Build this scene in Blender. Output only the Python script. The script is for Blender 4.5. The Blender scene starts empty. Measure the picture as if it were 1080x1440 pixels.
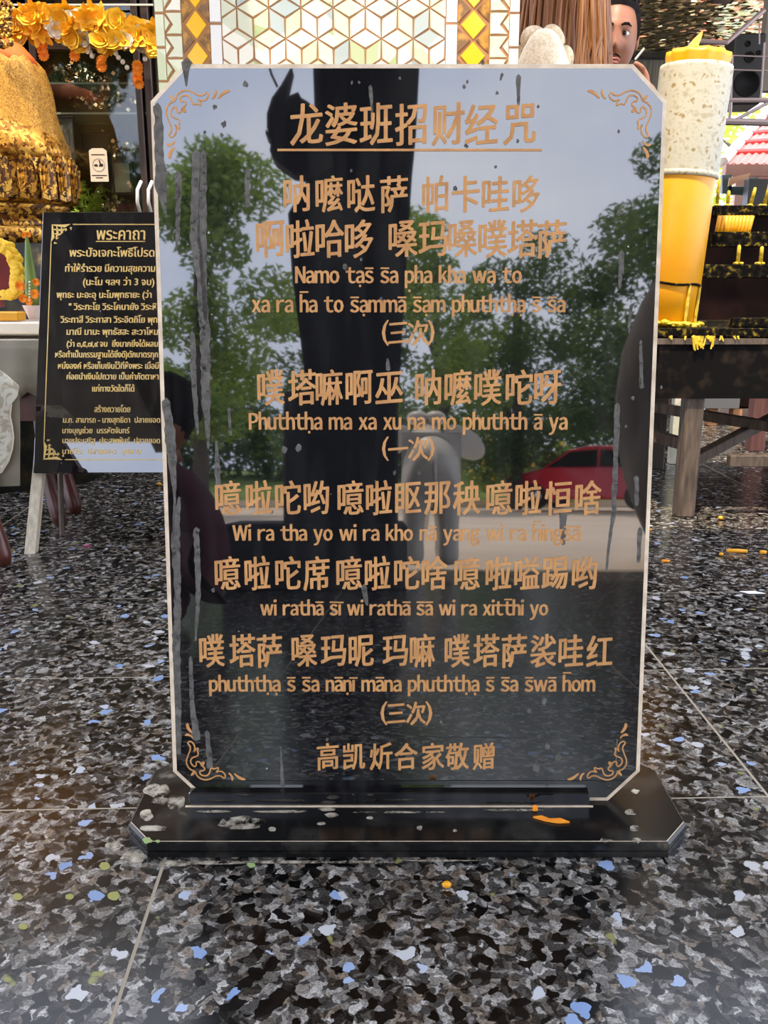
import bpy, math, random
from mathutils import Vector, Matrix, noise as mn
random.seed(7)
PI = math.pi
S = bpy.context.scene
COL = S.collection

# ------------------------------------------------------------------ camera
F_PX, CAM_H = 1250.0, 0.6
PITCH = math.atan(318 / 1250)
cd = bpy.data.cameras.new('camera')
cd.sensor_fit = 'VERTICAL'; cd.sensor_height = 24.0; cd.lens = F_PX / 1440 * 24.0
cd.clip_start = 0.02; cd.clip_end = 300
cam = bpy.data.objects.new('camera', cd); COL.objects.link(cam)
cam.location = (0, 0, CAM_H); cam.rotation_euler = (PI / 2 - PITCH, 0, 0)
S.camera = cam

def ray(x, y):
    cx = (x - 540) / F_PX; cy = -(y - 720) / F_PX
    return Vector((cx, math.cos(PITCH) + cy * math.sin(PITCH), -math.sin(PITCH) + cy * math.cos(PITCH)))
EYE = Vector((0, 0, CAM_H))
def at(x, y, Y):
    r = ray(x, y); return EYE + r * (Y / r.y)
def atz(x, y, z):
    r = ray(x, y); return EYE + r * ((z - CAM_H) / r.z)

# ------------------------------------------------------------------ light
S.view_settings.view_transform = 'Standard'; S.view_settings.look = 'None'
S.view_settings.gamma = 1; S.view_settings.use_curve_mapping = False
S.view_settings.exposure = 0.0
wd = bpy.data.worlds.new('sky'); S.world = wd; wd.use_nodes = True
wn, wl = wd.node_tree.nodes, wd.node_tree.links
bg = wn['Background']; bg.inputs[1].default_value = 1.0
tc = wn.new('ShaderNodeTexCoord'); mp = wn.new('ShaderNodeMapping'); mp.inputs['Scale'].default_value = (1, 1, 2.2)
nz = wn.new('ShaderNodeTexNoise'); nz.inputs['Scale'].default_value = 2.3; nz.inputs['Detail'].default_value = 5
rp = wn.new('ShaderNodeValToRGB')
rp.color_ramp.elements[0].position = 0.38; rp.color_ramp.elements[0].color = (2.75, 3.10, 4.0, 1)
rp.color_ramp.elements[1].position = 0.72; rp.color_ramp.elements[1].color = (4.1, 4.2, 4.5, 1)
wl.new(tc.outputs['Generated'], mp.inputs[0]); wl.new(mp.outputs[0], nz.inputs['Vector'])
wl.new(nz.outputs['Fac'], rp.inputs[0]); wl.new(rp.outputs[0], bg.inputs[0])
sd = bpy.data.lights.new('sun', 'SUN'); sd.energy = 7.5; sd.color = (1.0, 0.86, 0.68); sd.angle = 0.01
sun = bpy.data.objects.new('sun', sd); COL.objects.link(sun)
sun.rotation_euler = Vector((-0.20, -0.38, 0.906)).to_track_quat('Z', 'Y').to_euler()

# ------------------------------------------------------------------ node helpers
MATS = {}
def mat(name, col=(.5, .5, .5), rough=.5, metal=0, ior=1.5, emit=None, es=1, alpha=1, trans=0):
    m = bpy.data.materials.new(name); m.use_nodes = True
    b = m.node_tree.nodes['Principled BSDF']
    b.inputs['Base Color'].default_value = (*col, 1); b.inputs['Roughness'].default_value = rough
    b.inputs['Metallic'].default_value = metal; b.inputs['IOR'].default_value = ior
    b.inputs['Alpha'].default_value = alpha; b.inputs['Transmission Weight'].default_value = trans
    if emit: b.inputs['Emission Color'].default_value = (*emit, 1); b.inputs['Emission Strength'].default_value = es
    MATS[name] = m; return m
def nn(m, t, **kw):
    n = m.node_tree.nodes.new(t)
    for k, v in kw.items():
        if k.startswith('i_'):
            key = k[2:].replace('_', ' '); n.inputs[int(key) if key.isdigit() else key].default_value = v
        else: setattr(n, k, v)
    return n
def lk(m, a, b): m.node_tree.links.new(a, b)
def bsdf(m): return m.node_tree.nodes['Principled BSDF']
def ramp(m, stops, const=False):
    r = nn(m, 'ShaderNodeValToRGB'); cr = r.color_ramp
    if const: cr.interpolation = 'CONSTANT'
    while len(cr.elements) > 1: cr.elements.remove(cr.elements[-1])
    cr.elements[0].position = stops[0][0]; cr.elements[0].color = (*stops[0][1], 1)
    for p, c in stops[1:]:
        e = cr.elements.new(p); e.color = (*c, 1)
    return r
def coords(m, scale=(1, 1, 1), world=False):
    mpn = nn(m, 'ShaderNodeMapping'); mpn.inputs['Scale'].default_value = scale
    if world: g = nn(m, 'ShaderNodeNewGeometry'); lk(m, g.outputs['Position'], mpn.inputs[0])
    else: g = nn(m, 'ShaderNodeTexCoord'); lk(m, g.outputs['Object'], mpn.inputs[0])
    return mpn.outputs[0]
def noisy(name, stops, scale=8, rough=.5, detail=6, stretch=(1, 1, 1), world=False, bump=0, metal=0, ior=1.5, dist=0, **kw):
    m = mat(name, rough=rough, metal=metal, ior=ior, **kw)
    v = coords(m, stretch, world)
    n = nn(m, 'ShaderNodeTexNoise', i_Scale=scale, i_Detail=detail, i_Distortion=dist); lk(m, v, n.inputs['Vector'])
    r = ramp(m, stops); lk(m, n.outputs['Fac'], r.inputs[0]); lk(m, r.outputs[0], bsdf(m).inputs['Base Color'])
    if bump:
        b = nn(m, 'ShaderNodeBump', i_Strength=bump, i_Distance=.01); lk(m, n.outputs['Fac'], b.inputs['Height'])
        lk(m, b.outputs[0], bsdf(m).inputs['Normal'])
    return m
def patchy(m, scale, lo, hi, world=True):
    v = coords(m, (1, 1, 1), world); n = nn(m, 'ShaderNodeTexNoise', i_Scale=scale, i_Detail=7, i_Roughness=.65); lk(m, v, n.inputs['Vector'])
    r = ramp(m, [(lo, (0, 0, 0)), (hi, (1, 1, 1))]); lk(m, n.outputs['Fac'], r.inputs[0]); lk(m, r.outputs[0], bsdf(m).inputs['Alpha']); return m
def leafy(name, c0, c1, scale=40, rough=.55, trans=.35):
    m = noisy(name, [(.3, c0), (.7, c1)], scale, rough)
    bs = bsdf(m); out = m.node_tree.nodes['Material Output']
    tr = nn(m, 'ShaderNodeBsdfTranslucent'); mx = nn(m, 'ShaderNodeMixShader', i_0=trans)
    tr.inputs[0].default_value = (c1[0] * 1.5, c1[1] * 1.5, c1[2], 1)
    lk(m, bs.outputs[0], mx.inputs[1]); lk(m, tr.outputs[0], mx.inputs[2]); lk(m, mx.outputs[0], out.inputs[0])
    return m

# granite tile: packed mineral flakes, some of them pale blue
def granite():
    m = mat('granite', rough=.20, ior=1.42)
    v = coords(m, (1, 1, 1), True)
    nd = nn(m, 'ShaderNodeTexNoise', i_Scale=60, i_Detail=3); lk(m, v, nd.inputs['Vector'])
    ma = nn(m, 'ShaderNodeVectorMath', operation='MULTIPLY_ADD'); ma.inputs[1].default_value = (.022, .022, .0)
    lk(m, nd.outputs['Color'], ma.inputs[0]); lk(m, v, ma.inputs[2])
    v1 = nn(m, 'ShaderNodeTexVoronoi', i_Scale=96); lk(m, ma.outputs[0], v1.inputs['Vector'])
    v2 = nn(m, 'ShaderNodeTexVoronoi', i_Scale=150); lk(m, ma.outputs[0], v2.inputs['Vector'])
    v3 = nn(m, 'ShaderNodeTexVoronoi', i_Scale=62); lk(m, ma.outputs[0], v3.inputs['Vector'])
    s1 = nn(m, 'ShaderNodeSeparateColor'); lk(m, v1.outputs['Color'], s1.inputs[0])
    s2 = nn(m, 'ShaderNodeSeparateColor'); lk(m, v2.outputs['Color'], s2.inputs[0])
    s3 = nn(m, 'ShaderNodeSeparateColor'); lk(m, v3.outputs['Color'], s3.inputs[0])
    r1 = ramp(m, [(0, (.004, .004, .004)), (.16, (.03, .027, .023)), (.28, (.10, .091, .079)), (.42, (.18, .160, .137)), (.56, (.27, .252, .227)), (.76, (.18, .143, .108)), (.88, (.37, .35, .32))], True)
    lk(m, s1.outputs[0], r1.inputs[0])
    r2 = ramp(m, [(0, (.01, .01, .01)), (.4, (.45, .44, .43)), (.7, (1, 1, 1))], True); lk(m, s2.outputs[1], r2.inputs[0])
    mu = nn(m, 'ShaderNodeMix', data_type='RGBA', blend_type='MULTIPLY'); mu.inputs[0].default_value = .85
    lk(m, r1.outputs[0], mu.inputs[6]); lk(m, r2.outputs[0], mu.inputs[7])
    nf = nn(m, 'ShaderNodeTexNoise', i_Scale=420, i_Detail=4); lk(m, v, nf.inputs['Vector'])
    rf = ramp(m, [(.35, (.45, .45, .45)), (.65, (1.25, 1.25, 1.25))]); lk(m, nf.outputs['Fac'], rf.inputs[0])
    mf = nn(m, 'ShaderNodeMix', data_type='RGBA', blend_type='MULTIPLY'); mf.inputs[0].default_value = .9
    lk(m, mu.outputs[2], mf.inputs[6]); lk(m, rf.outputs[0], mf.inputs[7]); mu = mf
    # labradorite flakes
    g1 = nn(m, 'ShaderNodeMath', operation='GREATER_THAN', i_1=.960); lk(m, s3.outputs[1], g1.inputs[0])
    g2 = nn(m, 'ShaderNodeMath', operation='LESS_THAN', i_1=.52); lk(m, v3.outputs['Distance'], g2.inputs[0])
    g3 = nn(m, 'ShaderNodeMath', operation='MULTIPLY'); lk(m, g1.outputs[0], g3.inputs[0]); lk(m, g2.outputs[0], g3.inputs[1])
    rb = ramp(m, [(0, (.17, .25, .42)), (.5, (.30, .36, .48)), (.75, (.42, .42, .42))]); lk(m, s3.outputs[2], rb.inputs[0])
    m2 = nn(m, 'ShaderNodeMix', data_type='RGBA'); lk(m, g3.outputs[0], m2.inputs[0]); lk(m, mu.outputs[2], m2.inputs[6]); lk(m, rb.outputs[0], m2.inputs[7])
    # olive lichen-coloured specks
    n4 = nn(m, 'ShaderNodeTexNoise', i_Scale=26, i_Detail=2); lk(m, v, n4.inputs['Vector'])
    r4 = ramp(m, [(.70, (0, 0, 0)), (.73, (1, 1, 1))]); lk(m, n4.outputs['Fac'], r4.inputs[0])
    m3 = nn(m, 'ShaderNodeMix', data_type='RGBA'); lk(m, r4.outputs[0], m3.inputs[0]); lk(m, m2.outputs[2], m3.inputs[6]); m3.inputs[7].default_value = (.20, .20, .06, 1)
    lk(m, m3.outputs[2], bsdf(m).inputs['Base Color'])
    return m
M_gran = granite()

def black_stone(name, dust=.5, ior=2.12, rough=.02):
    m = mat(name, (.006, .006, .007), rough, ior=ior)
    v = coords(m, (30, 30, 2.2)); n = nn(m, 'ShaderNodeTexNoise', i_Scale=1.6, i_Detail=5); lk(m, v, n.inputs['Vector'])
    r = ramp(m, [(.45, (.005, .005, .006)), (.8, (.005 + .03 * dust, .005 + .03 * dust, .005 + .029 * dust))]); lk(m, n.outputs['Fac'], r.inputs[0])
    v2 = coords(m); w = nn(m, 'ShaderNodeTexVoronoi', i_Scale=38); lk(m, v2, w.inputs['Vector'])
    sp = nn(m, 'ShaderNodeSeparateColor'); lk(m, w.outputs['Color'], sp.inputs[0])
    a = nn(m, 'ShaderNodeMath', operation='MULTIPLY', i_1=.09); lk(m, sp.outputs[0], a.inputs[0])
    a3 = nn(m, 'ShaderNodeMath', operation='POWER', i_1=3.0); lk(m, sp.outputs[0], a3.inputs[0])
    a4 = nn(m, 'ShaderNodeMath', operation='MULTIPLY', i_1=.11 * dust); lk(m, a3.outputs[0], a4.inputs[0])
    g = nn(m, 'ShaderNodeMath', operation='LESS_THAN'); lk(m, w.outputs['Distance'], g.inputs[0]); lk(m, a4.outputs[0], g.inputs[1])
    mx = nn(m, 'ShaderNodeMix', data_type='RGBA'); lk(m, g.outputs[0], mx.inputs[0]); lk(m, r.outputs[0], mx.inputs[6]); mx.inputs[7].default_value = (.32, .31, .29, 1)
    lk(m, mx.outputs[2], bsdf(m).inputs['Base Color'])
    rr = nn(m, 'ShaderNodeMath', operation='MULTIPLY_ADD', i_1=.5, i_2=rough); lk(m, g.outputs[0], rr.inputs[0]); lk(m, rr.outputs[0], bsdf(m).inputs['Roughness'])
    return m
M_black = black_stone('polished_black_granite', .6)
M_base = noisy('weathered_black_granite', [(.50, (.006, .006, .006)), (.62, (.03, .028, .024)), (.70, (.26, .23, .18))], 13, .20, 9, world=True, ior=1.38)
M_rim = noisy('sawn_stone_edge', [(.3, (.56, .44, .31)), (.7, (.80, .66, .49))], 60, .9)
M_rawback = noisy('sawn_stone_back', [(.3, (.20, .20, .20)), (.7, (.32, .32, .32))], 90, .7)
M_gold = noisy('gold_paint', [(.3, (.48, .225, .072)), (.7, (.66, .33, .115))], 55, .6)
M_goldb = mat('bright_gold_paint', (.72, .50, .16), .5)
M_stain = noisy('dried_water_stain', [(.3, (.085, .08, .074)), (.7, (.17, .16, .145))], 120, .85, ior=1.2)
patchy(M_stain, 140, .26, .46)
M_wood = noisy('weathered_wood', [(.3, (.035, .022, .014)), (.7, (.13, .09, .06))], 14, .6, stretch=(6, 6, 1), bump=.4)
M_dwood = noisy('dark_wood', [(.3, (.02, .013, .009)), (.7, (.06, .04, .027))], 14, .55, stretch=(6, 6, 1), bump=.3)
M_redwood = noisy('red_lacquered_wood', [(.3, (.05, .012, .009)), (.7, (.11, .028, .019))], 10, .3, stretch=(3, 3, 1))
M_legpale = noisy('pale_worn_wood', [(.3, (.42, .36, .26)), (.75, (.68, .60, .46))], 25, .6, stretch=(4, 4, 1))
M_soot = noisy('sooty_waxed_metal', [(.45, (.003, .0025, .002)), (.58, (.016, .012, .006)), (.69, (.20, .14, .015))], 70, .8, 6, ior=1.15)
M_blackcloth = noisy('black_waxy_board', [(.5, (.004, .003, .003)), (.75, (.03, .02, .012))], 24, .8, ior=1.2)
M_wax = noisy('yellow_wax', [(.3, (.72, .30, .001)), (.7, (.80, .37, .003))], 9, .4)
bsdf(M_wax).inputs['Subsurface Weight'].default_value = .15; bsdf(M_wax).inputs['Subsurface Radius'].default_value = (.02, .01, .003)
M_waxc = noisy('dribbled_yellow_wax', [(.3, (.38, .25, .01)), (.7, (.72, .50, .015))], 60, .45, bump=.5)
M_paper = noisy('spattered_pale_paper', [(.30, (.36, .31, .19)), (.48, (.50, .47, .36)), (.60, (.47, .43, .32)), (.63, (.30, .22, .09))], 58, .5, 9)
M_flame = mat('flame', (0, 0, 0), 1, emit=(1, .42, .05), es=4)
M_cream = noisy('cream_lace', [(.42, (.72, .60, .40)), (.55, (.86, .74, .54))], 160, .9, 2, bump=.15)
M_skin = noisy('skin', [(.3, (.27, .10, .046)), (.7, (.33, .13, .062))], 10, .5)
bsdf(M_skin).inputs['Subsurface Weight'].default_value = .1; bsdf(M_skin).inputs['Subsurface Radius'].default_value = (.01, .004, .002)
M_lip = mat('lips', (.42, .12, .09), .4)
M_hairb = noisy('black_hair', [(.3, (.006, .005, .005)), (.7, (.012, .009, .008))], 60, .75, ior=1.2)
M_hairl = noisy('light_brown_hair', [(.25, (.09, .03, .010)), (.5, (.24, .095, .03)), (.75, (.42, .20, .07))], 9, .38, 5, stretch=(9, 9, .5))
M_eye = mat('eye_white', (.75, .72, .68), .15); M_iris = mat('iris', (.015, .008, .005), .1)
M_dark = noisy('dark_cloth', [(.3, (.010, .010, .012)), (.7, (.022, .021, .024))], 20, .85)
M_maroon = noisy('maroon_cloth', [(.3, (.05, .010, .015)), (.7, (.09, .018, .026))], 20, .85)
M_bluecloth = noisy('blue_grey_cloth', [(.3, (.05, .06, .09)), (.7, (.08, .10, .14))], 20, .85)
M_orange = noisy('orange_cloth', [(.3, (.70, .09, .002)), (.7, (.85, .15, .004))], 12, .6)
M_teal = mat('teal_paint', (.08, .14, .16), .4)
M_white = noisy('white_paint', [(.3, (.72, .70, .66)), (.7, (.82, .80, .76))], 6, .5)
M_satin = noisy('cream_satin', [(.3, (.66, .56, .42)), (.7, (.80, .70, .56))], 5, .35)
M_brocade = noisy('cream_brocade', [(.44, (.50, .44, .32)), (.52, (.78, .74, .62))], 34, .45, 3, dist=1.5)
M_sheer = noisy('grey_sheer_cloth', [(.3, (.17, .145, .10)), (.7, (.27, .235, .17))], 9, .5)
M_bronze = mat('dark_bronze_frame', (.05, .03, .022), .35, .4)
M_steel = mat('galvanised_pipe', (.35, .27, .26), .4, .5)
M_soffit = mat('pale_trim', (.55, .50, .42), .6)
M_beam = noisy('brown_beam', [(.3, (.07, .055, .038)), (.7, (.12, .10, .07))], 10, .6)
M_plaster = noisy('beige_wall', [(.3, (.20, .17, .14)), (.7, (.26, .23, .19))], 3, .8)
M_roofdark = noisy('dark_roof_sheet', [(.3, (.03, .028, .026)), (.7, (.05, .047, .043))], 4, .8)
M_conc = noisy('concrete', [(.3, (.58, .47, .37)), (.7, (.70, .57, .45))], .8, .9, 8, world=True)
M_grass = noisy('lawn', [(.3, (.10, .16, .035)), (.7, (.20, .28, .07))], 2.5, .95, 8, world=True)
M_grout = mat('grout', (.30, .25, .18), .9)
M_black2 = mat('black_plastic', (.012, .012, .012), .45)
M_red = mat('red_car_paint', (.85, .02, .05), .25); bsdf(M_red).inputs['Coat Weight'].default_value = .6
M_tyre = mat('tyre', (.02, .02, .02), .8); M_chrome = mat('chrome', (.7, .7, .7), .15, 1)
M_tint = mat('tinted_glass', (.012, .014, .016), .04)
M_eleph = noisy('grey_cast_stone', [(.3, (.78, .72, .63)), (.7, (.90, .84, .75))], 6, .42, metal=.0, bump=.1)
M_leaf1 = leafy('leaf_dark', (.035, .07, .018), (.09, .155, .04))
M_leaf2 = leafy('leaf_light', (.10, .18, .035), (.24, .34, .08))
M_leaf3 = leafy('leaf_yellow_green', (.25, .36, .04), (.45, .55, .09))
M_bark = noisy('bark', [(.3, (.05, .04, .032)), (.7, (.11, .09, .07))], 7, .9, stretch=(1, 1, .3), bump=.6)
M_petal_y = noisy('yellow_petals', [(.3, (.82, .46, .01)), (.7, (.90, .60, .04))], 40, .6)
M_petal_o = noisy('amber_petals', [(.3, (.88, .38, .005)), (.7, (.92, .52, .01))], 40, .6)
M_petal_w = mat('cream_petals', (.78, .74, .60), .6)
M_marig = noisy('marigold_petals', [(.3, (.85, .22, .01)), (.7, (.98, .38, .02))], 60, .6)

def facets(m, k):
    w = [n for n in m.node_tree.nodes if n.type == 'TEX_VORONOI'][0]
    g = nn(m, 'ShaderNodeNewGeometry'); a = nn(m, 'ShaderNodeVectorMath', operation='SUBTRACT'); a.inputs[1].default_value = (.5, .5, .5); lk(m, w.outputs['Color'], a.inputs[0])
    b = nn(m, 'ShaderNodeVectorMath', operation='MULTIPLY_ADD'); b.inputs[1].default_value = (k, k, k); lk(m, a.outputs[0], b.inputs[0]); lk(m, g.outputs['Normal'], b.inputs[2])
    c = nn(m, 'ShaderNodeVectorMath', operation='NORMALIZE'); lk(m, b.outputs[0], c.inputs[0]); lk(m, c.outputs[0], bsdf(m).inputs['Normal'])
def foil(name, lo, mid, hi, scale=40, metal=.75, rough=.32, bump=.6):
    m = mat(name, rough=rough, metal=metal)
    v = coords(m); nd = nn(m, 'ShaderNodeTexNoise', i_Scale=scale * .6, i_Detail=3); lk(m, v, nd.inputs['Vector'])
    ma = nn(m, 'ShaderNodeVectorMath', operation='MULTIPLY_ADD'); ma.inputs[1].default_value = (.03, .03, .03)
    lk(m, nd.outputs['Color'], ma.inputs[0]); lk(m, v, ma.inputs[2])
    w = nn(m, 'ShaderNodeTexVoronoi', i_Scale=scale); lk(m, ma.outputs[0], w.inputs['Vector'])
    sp = nn(m, 'ShaderNodeSeparateColor'); lk(m, w.outputs['Color'], sp.inputs[0])
    r = ramp(m, [(.0, lo), (.38, mid), (.75, hi)]); lk(m, sp.outputs[0], r.inputs[0]); lk(m, r.outputs[0], bsdf(m).inputs['Base Color'])
    b = nn(m, 'ShaderNodeBump', i_Strength=bump, i_Distance=.02); lk(m, sp.outputs[1], b.inputs['Height']); lk(m, b.outputs[0], bsdf(m).inputs['Normal'])
    return m
M_leafgold = foil('gold_leaf_flakes', (.12, .03, .004), (.48, .20, .022), (.82, .44, .07), 105)
M_leafworn = foil('worn_gold_leaf', (.02, .008, .002), (.14, .05, .008), (.72, .38, .05), 100, .6)
M_robe = foil('glittering_gold_cloth', (.20, .075, .005), (.33, .135, .012), (.80, .42, .06), 330, .45, .45, .3)
M_sparkle = foil('gold_mirror_chips', (.16, .11, .035), (.40, .29, .10), (.98, .80, .40), 34, .9, .16, 1.0)
facets(M_sparkle, 1.5)
M_cell_w = foil('pale_mirror_tile', (.60, .60, .43), (.76, .74, .56), (.88, .82, .68), 12, .25, .35, .12)
M_cell_g = foil('greenish_mirror_tile', (.42, .50, .22), (.64, .66, .42), (.80, .78, .58), 14, .25, .35, .12)
M_cell_b = foil('cool_mirror_tile', (.40, .46, .44), (.55, .58, .52), (.74, .74, .66), 12, .3, .3, .12)
M_cell_y = mat('amber_glass_tile', (.95, .52, .01), .12); M_cell_br = noisy('brown_glass_tile', [(.45, (.20, .09, .02)), (.6, (.62, .28, .03))], 40, .2)
M_mortar = mat('tan_grout', (.42, .20, .08), .8)
M_whitestrip = mat('white_mirror_strip', (.85, .82, .76), .35)

# ------------------------------------------------------------------ mesh helpers
class MB:
    def __init__(s): s.v = []; s.f = []; s.mi = []; s.cur = 0
    def add(s, vs, fs, M=None):
        o = len(s.v)
        s.v += [tuple(M @ Vector(v)) for v in vs] if M is not None else [tuple(v) for v in vs]
        s.f += [tuple(i + o for i in f) for f in fs]; s.mi += [s.cur] * len(fs); return s
    def box(s, c, d, M=None, bev=0):
        x, y, z = d[0] / 2, d[1] / 2, d[2] / 2
        T = Matrix.Translation(Vector(c)); T = M @ T if M is not None else T
        if bev <= 0:
            vs = [(a * x, b * y, e * z) for a in (-1, 1) for b in (-1, 1) for e in (-1, 1)]
            return s.add(vs, [(0, 1, 3, 2), (4, 6, 7, 5), (0, 4, 5, 1), (2, 3, 7, 6), (0, 2, 6, 4), (1, 5, 7, 3)], T)
        ring = lambda e, k: [(-x + k, -y + e, 0), (x - k, -y + e, 0), (x - e, -y + k, 0), (x - e, y - k, 0), (x - k, y - e, 0), (-x + k, y - e, 0), (-x + e, y - k, 0), (-x + e, -y + k, 0)]
        vs = []
        for zz, e in ((-z, bev), (-z + bev, 0), (z - bev, 0), (z, bev)): vs += [(p[0], p[1], zz) for p in ring(e, bev + e)]
        fs = [tuple(range(7, -1, -1)), tuple(range(24, 32))]
        for r in range(3):
            for i in range(8): j = (i + 1) % 8; fs.append((r * 8 + i, r * 8 + j, r * 8 + 8 + j, r * 8 + 8 + i))
        return s.add(vs, fs, T)
    def tube(s, pts, r, n=8, caps=True):
        pts = [Vector(p) for p in pts]; R = r if hasattr(r, '__len__') else [r] * len(pts)
        vs, fs = [], []; up = None
        for i, p in enumerate(pts):
            t = (pts[min(i + 1, len(pts) - 1)] - pts[max(i - 1, 0)]).normalized()
            if up is None: up = Vector((0, 0, 1)) if abs(t.z) < .9 else Vector((1, 0, 0))
            a = t.cross(up).normalized(); b = a.cross(t).normalized(); up = b
            for k in range(n):
                an = 2 * PI * k / n; vs.append(p + (a * math.cos(an) + b * math.sin(an)) * R[i])
        for i in range(len(pts) - 1):
            for k in range(n): j = (k + 1) % n; fs.append((i * n + k, i * n + j, i * n + n + j, i * n + n + k))
        if caps: fs.append(tuple(range(n - 1, -1, -1))); fs.append(tuple(range((len(pts) - 1) * n, len(pts) * n)))
        return s.add(vs, fs)
    def lathe(s, prof, n=24, M=None, sx=1, sy=1, fn=None):
        vs, fs = [], []
        for i, (r, z) in enumerate(prof):
            for k in range(n):
                a = 2 * PI * k / n; rr = r * (fn(a, z) if fn else 1); vs.append((rr * math.cos(a) * sx, rr * math.sin(a) * sy, z))
        for i in range(len(prof) - 1):
            for k in range(n): j = (k + 1) % n; fs.append((i * n + k, i * n + j, i * n + n + j, i * n + n + k))
        fs.append(tuple(range(n - 1, -1, -1))); fs.append(tuple(range((len(prof) - 1) * n, len(prof) * n)))
        return s.add(vs, fs, M)
    def ball(s, c, r, n=16, m=10, M=None, fn=None):
        r = r if hasattr(r, '__len__') else (r, r, r); vs, fs = [], []
        for i in range(m + 1):
            th = PI * i / m
            for k in range(n):
                a = 2 * PI * k / n; d = Vector((math.sin(th) * math.cos(a), math.sin(th) * math.sin(a), math.cos(th)))
                q = fn(d) if fn else 1; vs.append((c[0] + d.x * r[0] * q, c[1] + d.y * r[1] * q, c[2] + d.z * r[2] * q))
        for i in range(m):
            for k in range(n): j = (k + 1) % n; fs.append((i * n + k, i * n + n + k, i * n + n + j, i * n + j))
        return s.add(vs, fs, M)
    def prism(s, poly, z0, z1, M=None, inset=None):
        n = len(poly); vs = [(x, y, z0) for x, y in poly] + [(x, y, z1) for x, y in poly]
        fs = [tuple(range(n - 1, -1, -1)), tuple(range(n, 2 * n))] + [(i, (i + 1) % n, n + (i + 1) % n, n + i) for i in range(n)]
        return s.add(vs, fs, M)
    def build(s, name, m=None, parent=None, smooth=False, mats=None):
        me = bpy.data.meshes.new(name); me.from_pydata(s.v, [], s.f); me.update()
        for mm in (mats or [m]): me.materials.append(mm)
        if mats: me.polygons.foreach_set('material_index', s.mi)
        if smooth: me.shade_smooth()
        return link(name, me, parent)
def link(name, me, parent=None):
    o = bpy.data.objects.new(name, me); COL.objects.link(o)
    if parent: o.parent = parent
    return o
def tag(o, label=None, cat=None, group=None, kind=None):
    for k, v in (('label', label), ('category', cat), ('group', group), ('kind', kind)):
        if v: o[k] = v
    return o
def empty(name, loc=(0, 0, 0), rot=(0, 0, 0), label=None, cat=None, group=None, kind=None):
    o = bpy.data.objects.new(name, None); COL.objects.link(o); o.location = loc; o.rotation_euler = rot
    o.empty_display_size = .05
    return tag(o, label, cat, group, kind)
def copy_tree(o, parent=None):
    c = o.copy(); COL.objects.link(c); c.parent = parent
    for ch in list(o.children): copy_tree(ch, c)
    return c
def ccw(poly):
    a = sum(poly[i][0] * poly[(i + 1) % len(poly)][1] - poly[(i + 1) % len(poly)][0] * poly[i][1] for i in range(len(poly)))
    return poly if a > 0 else poly[::-1]

# ================================================================== SETTING
GROT = math.radians(1.83)
floor = MB().box((0, 1.5, -.0155), (9.0, 7.9, .03)).build('floor', M_grout); tag(floor, kind='structure')
tm = MB().box((0, 0, -.010), (.7045, .3655, .02), bev=.0008)
tme = None
cg, sg = math.cos(GROT), math.sin(GROT)
for j in range(-11, 11):
    yy = 1.679 + j * .367
    for i in range(-4, 5):
        xx = -.229 + .3535 + i * .707
        cxx = xx * cg - (yy + .1835 - .6) * sg; cyy = xx * sg + (yy + .1835 - .6) * cg + .6
        if cyy < -2.3 or cyy > 5.4: continue
        if tme is None: o = tm.build('tile', M_gran, floor); tme = o.data
        else: o = link('tile', tme, floor)
        o.location = (cxx, cyy, random.uniform(-.0004, .0002)); o.rotation_euler = (0, 0, GROT)
g = MB().box((0, -13.6, -.08), (60, 22.3, .05)).build('ground_concrete', M_conc); g.location.z = .02; tag(g, kind='structure')
g = MB().box((0, -34, -.09), (90, 30, .05)).build('ground_lawn', M_grass); tag(g, kind='structure')
g = MB().box((0, 15.2, -.09), (60, 20, .05)).build('ground_yard', noisy('dark_yard', [(.3, (.10, .085, .07)), (.7, (.16, .14, .12))], 2, .9, world=True)); tag(g, kind='structure')
# front roof over the terrace, with beams
r = MB().box((0, -1.2, 3.25), (9.0, 4.0, .08)).build('roof', M_roofdark); tag(r, kind='structure')
r = MB().box((-2.7, 1.2, 3.30), (3.9, .8, .05)).build('roof_shade_strip', M_roofdark); tag(r, kind='structure')  # unseen strip added to keep the sun off the plaque side
mb = MB()
for x in (-4, -2, 0, 2, 4): mb.box((x, -1.2, 3.14), (.1, 3.9, .14))
tag(mb.build('trim_1', M_roofdark), kind='structure')
# rear canopy: ceiling of gold mirror chips with pale trims
ceil = MB().box((1.0, 5.25, 2.24), (9.0, 4.1, .06)).build('ceiling', M_sparkle); tag(ceil, kind='structure')

# ------------------------------------------------------------------ glyphs
GC = {}
def glyph(ch, ext=.0):
    if ch in GC: return GC[ch]
    c = bpy.data.curves.new('t', 'FONT'); c.body = ch; c.size = 1; c.resolution_u = 2; c.extrude = ext
    o = bpy.data.objects.new('t', c); COL.objects.link(o)
    me = bpy.data.meshes.new_from_object(o)
    vs = [tuple(v.co) for v in me.vertices]; fs = [tuple(p.vertices) for p in me.polygons]
    bpy.data.objects.remove(o); bpy.data.meshes.remove(me)
    xs = [v[0] for v in vs] or [0, .3]; ys = [v[1] for v in vs] or [0]
    GC[ch] = (vs, fs, min(xs), max(xs), min(ys), max(ys)); return GC[ch]
TH = .0006
def put(mb, ch, T, nib):
    """T maps glyph x,y -> local x,y ; nib = offsets that thicken the stroke"""
    vs, fs = glyph(ch, .5)[:2]
    for k, (a, b) in enumerate(nib):
        mb.add([(T(v[0], v[1])[0] + a, T(v[0], v[1])[1] + b, TH * (.5 + v[2]) + .00002 * k) for v in vs], fs)

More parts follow.
